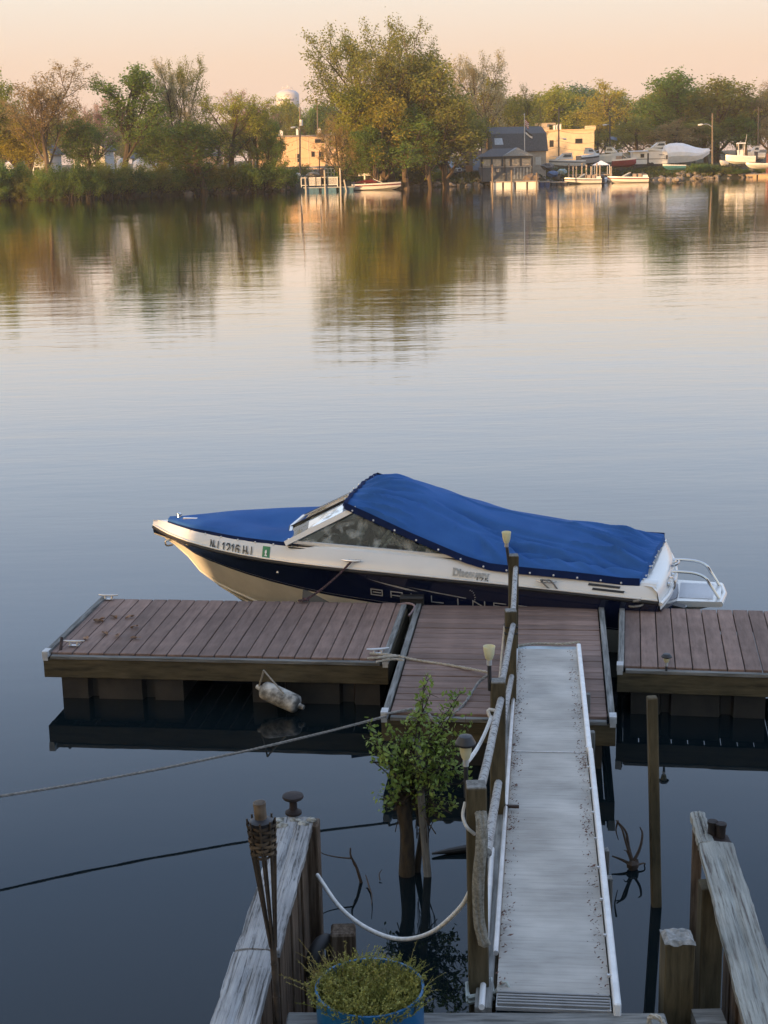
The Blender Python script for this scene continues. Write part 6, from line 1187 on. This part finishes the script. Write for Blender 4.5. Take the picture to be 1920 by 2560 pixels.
# --- the near bank behind the viewer: unseen houses added to put the docks in the shade
def shade_house(label, x0, x1, y0, y1, z, ridge, mt):
    t = Thing('house', label, 'house', ((x0+x1)/2, (y0+y1)/2, .86)); m = MB(); m.box(x0, x1, y0, y1, .5, z); t.part('wall', m, mt); ym = (y0+y1)/2; m = MB()
    for a in (y0-.2, y1+.2): m.hexa([(x0-.05, a, z-.1), (x1+.05, a, z-.1), (x1+.05, ym, ridge), (x0-.05, ym, ridge)], [(x0-.05, a, z+.05), (x1+.05, a, z+.05), (x1+.05, ym, ridge+.2), (x0-.05, ym, ridge+.2)])
    t.part('roof', m, SHING)
    m = MB(); m.prism([(x0+.02, y0+.02, z), (x0+.02, y1-.02, z), (x0+.02, ym, ridge-.15)], (x1-x0-.04, 0, 0)); t.part('gable_wall', m, mt)
    for i in range(int((x1-x0)/3)): xx = x0+1.5+i*3; m = MB(); m.box(xx-.5, xx+.5, y1+.003, y1+.06, 2, 3.5); t.part('window', m, DGLASS)
shade_house('unseen house added behind the viewer to shade the docks', -25.15, 6, -16.2, -8, 7, 9.5, HW)
shade_house('second unseen house added behind the viewer to shape the sun gap', -78, -47.95, -30, -20.5, 7, 9.5, BEIGE)  # both set so that a slit of sun reaches the boat's bow
# ================================================================== TREES
def tree_proto(name, seed, kind):
    rg = random.Random(seed); m = MB(); tips = []
    cfg = dict(airy=(.22, [6, 5, 4, 3], .62, 34, 4), dense=(.18, [7, 6, 4, 3], .58, 48, 4), tall=(.30, [9, 5, 4, 3], .45, 30, 4), weep=(.25, [7, 5, 5], .6, 45, 3), bush=(.02, [9, 6, 4], .62, 45, 3))[kind]
    th, kids, rat, ang, mx = cfg
    def rot(d, a, az_):
        o = d.orthogonal().normalized(); q = Quaternion(d, az_) @ o; return (d*math.cos(a)+q*math.sin(a)).normalized()
    def grow(p, d, L_, r, lev):
        n = 4 if lev < 2 else 3; pts = [p]; dd = d
        for i in range(n):
            up = .10 if kind != 'weep' or lev < 2 else -.28
            dd = (dd+Vector((rg.gauss(0, .11), rg.gauss(0, .11), rg.gauss(0, .06)+up))).normalized(); pts.append(pts[-1]+dd*L_/n)
        ns = 7 if lev == 0 else (5 if lev == 1 else (4 if lev == 2 else 3)); m.tube(pts, [r*(1-.55*i/n) for i in range(n+1)], ns, False)
        if lev >= mx: tips.append((pts[0], pts[-1], dd)); return
        if lev >= mx-1: tips.append((pts[1], pts[-1], dd))
        az0 = rg.uniform(0, 6.28); K = kids[lev] if lev < len(kids) else 3
        for k in range(K):
            f = (th if lev == 0 else .25)+(1-(th if lev == 0 else .25))*(k+.6*rg.random())/K; f = min(.98, f); i = min(n-1, int(f*n)); q = pts[i].lerp(pts[i+1], f*n-i)
            a = R(ang)*rg.uniform(.65, 1.3)*(1.15-.4*f if lev == 0 else 1); cd = rot((pts[i+1]-pts[i]).normalized(), a, az0+k*2.4+rg.uniform(-.4, .4))
            sc_ = (1.12-.55*f) if kind in ('dense', 'bush', 'weep') else (1.05-.30*f)
            if kind == 'airy' and lev == 0: sc_ = 1.15-.25*f
            grow(q, cd, L_*rat*sc_*rg.uniform(.8, 1.2), r*(.58-.25*f*.4)*rg.uniform(.7, 1), lev+1)
        if lev > 0: grow(pts[-1], dd, L_*rat*.7, r*.42, lev+1)
        else: grow(pts[-1], dd, L_*.32, r*.42, 1)
    if kind == 'bush':
        for k in range(6): a = k*1.05; grow(Vector((.5*math.cos(a), .5*math.sin(a), -.3)), rot(Vector((0, 0, 1)), R(rg.uniform(8, 42)), a), 4.2, .10, 1)
    else: grow(Vector((0, 0, -.35)), Vector((rg.gauss(0, .04), rg.gauss(0, .04), 1)).normalized(), 7.0 if kind != 'tall' else 8.6, .24 if kind != 'airy' else .2, 0)
    rn = np.random.default_rng(seed)
    A_ = np.array([tuple(t[0]) for t in tips]); B_ = np.array([tuple(t[1]) for t in tips]); per, size, spread = dict(airy=(13, .12, .18), dense=(11, .175, .32), tall=(12, .16, .30), weep=(34, .15, .26), bush=(44, .19, .34))[kind]
    if kind in ('dense', 'tall') : per = max(5, min(per, int(12000/len(tips))))
    f = rn.random((len(tips)*per, 1))**.7; C_ = np.repeat(A_, per, 0)*(1-f)+np.repeat(B_, per, 0)*f+rn.normal(size=(len(tips)*per, 3))*spread*(.5+.5*f)
    drop = rn.random(len(tips)) < .14; C_ = C_[~np.repeat(drop, per)]        # thin places where the sky shows
    C_ = C_[C_[:, 2] > (.2 if kind != 'bush' else -.3)]
    V = leafcloud(C_, size, rn); hi = np.percentile(V[:, 2], 99.6); wx = np.percentile(V[:, 0], 99)-np.percentile(V[:, 0], 1); cx = (np.percentile(V[:, 0], 99)+np.percentile(V[:, 0], 1))/2
    return dict(trunk=m.mesh(name+'_trunk'), crown=quadmesh(name+'_crown', V), h=hi, w=wx, cx=cx)
PRO = {}
for kind, seeds in (('airy', (1, 2, 3)), ('dense', (11, 12, 13)), ('tall', (21, 22)), ('weep', (31, 32)), ('bush', (41, 42, 43))):
    for i, s_ in enumerate(seeds): PRO[kind+str(i)] = tree_proto(kind, s_, kind)
def LM(name, a, b, tr=.58): return M('leaf_'+name, a, .65, vs=1.1, col2=b, rnd=.10, trans=tr, spec=.2, detail=3, lo=.38, hi=.62)
LC = dict(green=LM('green', (.105, .185, .034), (.20, .29, .058)), dark=LM('dark', (.065, .125, .028), (.13, .20, .046)), yel=LM('yellow_green', (.22, .25, .032), (.38, .38, .058)), olive=LM('olive', (.165, .185, .038), (.29, .285, .065)),
          tan=LM('tan', (.28, .205, .085), (.42, .32, .14)), pink=LM('pinkish', (.34, .22, .155), (.46, .30, .22)), blueg=LM('blue_green', (.06, .145, .068), (.12, .21, .10)), gold=LM('gold', (.29, .26, .04), (.42, .36, .062)), pale=LM('pale', (.33, .29, .15), (.45, .39, .21)))
TRB = M('tree_bark', (.050, .036, .024), .9, vs=1.5, st=(1, 1, .3), col2=(.12, .085, .055)); TRD = M('dark_bark', (.022, .017, .013), .9, vs=1.5, col2=(.055, .042, .03))
rt = random.Random(77)
def tree(name, label, cat, px, ptop, wpx, Y, kind, col, group=None, zb=None, bark=TRB, rz=None, pbase=None):
    pr_ = PRO[kind]; top = aY(px, ptop, Y); x = top.x; z0 = gz(x, Y) if zb is None else zb
    if pbase is not None: x = aY(pbase, 450, Y).x
    H_t = top.z-z0; sz = H_t/pr_['h']; W_t = wpx*Y/FPX; sx = W_t/pr_['w']
    o = bpy.data.objects.new(name, None); COL.objects.link(o); props(o, label, cat, group); o.location = (x, Y, z0); o.rotation_euler = (0, 0, rt.choice([0, math.pi]) if rz is None else rz); o.scale = (sx, sx, sz)
    for part, mt in (('trunk', bark), ('crown', LC[col])):
        c = bpy.data.objects.new(part, pr_[part]); COL.objects.link(c); c.parent = o
        if not pr_[part].materials: pr_[part].materials.append(mt)
        c.material_slots[0].link = 'OBJECT'; c.material_slots[0].material = mt
    return o
gl = 'trees on the left bank'; gm = 'trees around the big tree'; gr = 'trees behind the boat yard'
T_ = [
 ('yellow green tree cut by the left picture edge', -30, 160, 160, 226, 'dense0', 'yel', gl), ('orange budding tree with fine bare branches at the far left', 140, 155, 215, 213, 'airy0', 'tan', gl, TRB, 125),
 ('mid green tree low behind the orange budding tree at left', 40, 262, 190, 224, 'dense1', 'olive', gl), ('upright bright green tree with a split crown on the left bank', 312, 168, 165, 217, 'tall0', 'green', gl, TRD, 318),
 ('slim airy tree left of the two open topped trees', 430, 155, 135, 224, 'airy1', 'pale', gl, TRD), ('tallest open topped dark leaved tree on the left bank', 525, 140, 125, 226, 'airy2', 'olive', gl, TRD, 480),
 ('pinkish bare looking tree behind the upright green one', 235, 235, 130, 245, 'airy1', 'pink', gl), ('olive tree with low branches near the right of the left bank', 565, 238, 190, 224, 'airy2', 'yel', gl),
 ('olive tree at the right end of the left bank', 635, 258, 120, 226, 'dense0', 'olive', gl), ('dark low green tree under the open topped trees', 505, 305, 190, 217, 'dense1', 'dark', gl),
 ('pink budding tree in the distance left of the water tower', 625, 228, 120, 330, 'airy0', 'pink', None), ('orange tinted tree between the upright green and slim airy trees', 372, 258, 120, 240, 'airy0', 'gold', gl),
 ('dark green small tree overhanging the water at the end of the left bank', 668, 325, 80, 222, 'dense0', 'green', gl), ('golden low tree at the far left behind the bushes', 60, 300, 120, 219, 'dense2', 'gold', gl),
 ('green tree left of the upright green one low on the bank', 225, 300, 130, 221, 'dense1', 'green', gl), ('olive tree behind the white house', 190, 270, 150, 275, 'dense0', 'olive', gl), ('small green tree in front of the low white house', 395, 320, 120, 219, 'dense2', 'green', gl),
 ('great airy tree standing above all others with fine open branches', 925, 45, 240, 222, 'airy2', 'olive', gm, TRD, 927), ('second airy tree leaning right beside the great one', 1000, 55, 190, 221, 'airy0', 'olive', gm, TRB, 985), ('broad olive airy tree in the middle of the big clump', 960, 75, 270, 224, 'airy1', 'olive', gm),
 ('yellow green tree filling the foot of the great airy tree', 925, 215, 160, 220, 'dense1', 'yel', gm), ('tall olive tree right of the great airy tree', 1060, 140, 190, 226, 'dense2', 'olive', gm), ('blue green dense tree at the right shoulder of the big clump', 1125, 135, 115, 236, 'tall1', 'blueg', gm),
 ('broad dark green tree low at the waterline under the great tree', 1015, 270, 270, 217, 'dense0', 'green', gm), ('green tree at the right foot of the big clump', 1115, 235, 170, 222, 'dense2', 'olive', gm), ('green low tree left below the great tree', 945, 315, 120, 216, 'dense1', 'green', gm),
 ('leaning small bare trunked tree left of the big clump', 838, 300, 110, 219, 'airy1', 'tan', gm, TRD, 850), ('pale cream budding tree right behind the big clump', 1212, 128, 150, 256, 'airy2', 'pale', gm), ('weeping golden tree behind the barn', 1235, 195, 190, 268, 'weep0', 'gold', gm), ('small weeping olive tree right of the golden one', 1320, 215, 80, 275, 'airy1', 'olive', gm),
 ('orange tinted tree behind the leaning one', 850, 275, 110, 380, 'dense0', 'tan', None), ('middle green tree directly left of the barn', 1185, 270, 110, 244, 'dense1', 'olive', gm), ('golden tree within the middle of the big clump', 960, 230, 150, 219, 'dense2', 'gold', gm), ('yellow green tree above the pale van', 1075, 290, 120, 219, 'dense1', 'yel', gm),
 ('round yellow green tree behind the second beige building', 1375, 215, 150, 350, 'dense1', 'yel', gr), ('blue green tree behind the second beige building', 1445, 215, 130, 400, 'dense2', 'blueg', gr), ('big golden green tree left of the boat yard', 1525, 203, 175, 335, 'weep1', 'gold', gr), ('green tree right of the big golden one', 1632, 232, 130, 320, 'dense0', 'olive', gr),
 ('tallest bright green tree behind the wrapped boat', 1712, 182, 185, 312, 'dense1', 'green', gr), ('green spreading tree behind the street light pole', 1800, 198, 180, 306, 'dense2', 'olive', gr), ('brown budding tree at the right picture edge', 1905, 205, 140, 302, 'airy0', 'tan', gr), ('dark green low tree left of the pole with crossarm', 1850, 285, 150, 296, 'dense0', 'green', gr),
 ('golden shrubby tree behind the travel trailer', 1600, 290, 150, 290, 'weep0', 'olive', gr), ('orange brown scrub tree behind the wrapped boat', 1680, 300, 150, 292, 'weep1', 'tan', gr), ('olive scrub tree behind the hard top boat', 1770, 300, 140, 294, 'dense1', 'olive', gr), ('orange brown scrub tree at the far right of the yard', 1925, 290, 120, 296, 'weep0', 'tan', gr), ('golden scrub tree left of the pole with the solar panel', 1500, 290, 90, 330, 'weep1', 'gold', gr),
 ('bright green young tree by the beige building corner', 682, 300, 50, 250, 'dense2', 'green', None)]
for r_ in T_:
    lab, px_, top, w, Y, kd, col, gp_ = r_[:8]; tree('tree', lab, 'tree', px_, top, w, Y, kd, col, gp_, bark=r_[8] if len(r_) > 8 else TRB, pbase=r_[9] if len(r_) > 9 else None)
gb = 'hazy trees on the skyline'
for i, px_ in enumerate(range(-60, 2000, 62)):
    if 655 < px_ < 705: continue
    top = 300 if px_ < 640 else (262 if px_ < 800 else (270 if px_ < 1150 else (238 if px_ < 1500 else 232))); top += rt.uniform(-14, 16)
    tree('tree', 'rounded far tree in the even back row along the skyline', 'tree', px_+rt.uniform(-12, 12), top, rt.uniform(95, 130), 430+rt.uniform(-20, 40), 'dense'+str(i % 3), ('olive', 'green', 'olive', 'yel', 'dark')[i % 5], gb, zb=1.5)
for i, px_ in enumerate((735, 775, 818, 690)): tree('tree', ('tree rising behind the left part of the beige building roof', 'tree behind the middle of the beige building roof', 'dark green tree behind the right part of the beige building roof', 'olive tree behind the left end of the beige building')[i], 'tree', px_, (268, 262, 255, 272)[i], 90, 385, 'dense'+str(i % 3), ('olive', 'green', 'dark', 'olive')[i], 'trees behind the long beige building', zb=1.5)
for i in range(27):
    px_ = -30+i*29+rt.uniform(-10, 10); Yb = shoreY(fx(px_, 212))+rt.uniform(-.2, 1.0); tree('bush', ORD[i]+' bush from the left along the left bank waterline, '+('green', 'olive', 'dark', 'green', 'olive')[i % 5], 'bush', px_, 418+rt.uniform(-16, 14), rt.uniform(75, 110), Yb, 'bush'+str(i % 3), ('green', 'olive', 'dark', 'green', 'olive')[i % 5], 'bushes on the left bank', zb=-.1, bark=TRD)
for i, (px_, tp__, w) in enumerate(sorted(((845, 405, 60), (900, 400, 70), (950, 380, 90), (1000, 385, 90), (1050, 400, 80), (1090, 425, 60), (985, 425, 80), (1040, 430, 60)))): tree('bush', ORD[i]+' bush from the left at the foot of the big tree clump', 'bush', px_, tp__, w, shoreY(fx(px_, 216))+rt.uniform(1.2, 3), 'bush'+str(i % 3), ('dark', 'green', 'dark')[i % 3], 'bushes under the big trees', zb=.3, bark=TRD)
for i, px_ in enumerate(sorted(list(range(1425, 1640, 26))+list(range(1650, 1930, 20)))): tree('weed_bush', ORD[i]+' low weedy bush from the left on the bank below the boat yard', 'bush', px_, (428 if px_ < 1640 else 424)+rt.uniform(-7, 6)-(10 if 1740 < px_ < 1830 else 0), rt.uniform(38, 60), shoreY(fx(px_, 240))+rt.uniform(1.5, 5), 'bush'+str(i % 3), ('green', 'olive', 'green', 'dark')[i % 4], 'weedy bushes on the yard bank', zb=.5)
for i, px_ in enumerate((-15, 22, 58, 95, 130)): tree('bush', ORD[i]+' low bush from the left overhanging the water at the far left', 'bush', px_, 452+rt.uniform(-6, 6), 70, shoreY(fx(px_, 208))-.6, 'bush'+str(i % 3), ('green', 'dark', 'olive')[i % 3], 'low bushes at the far left waterline', zb=-.4, bark=TRD)
# grass on the far bank
rg = np.random.default_rng(6); C_ = []
for k in range(26000):
    px_ = rg.uniform(-20, 1940); d = rg.uniform(.8, 9); Yg = 212+.02*(px_-500)
    x = fx(px_, 230); C_.append((x, shoreY(x)+d, gz(x, shoreY(x)+d)+rg.uniform(0, .25)))
gm_ = quadmesh('bank_grass', leafcloud(np.array(C_), .35, rg, -1.0)); o = obj('bank_grass', gm_, LM('grass', (.045, .065, .016), (.11, .11, .03), .2)); props(o, 'rough grass on the far bank', 'grass', kind='stuff')
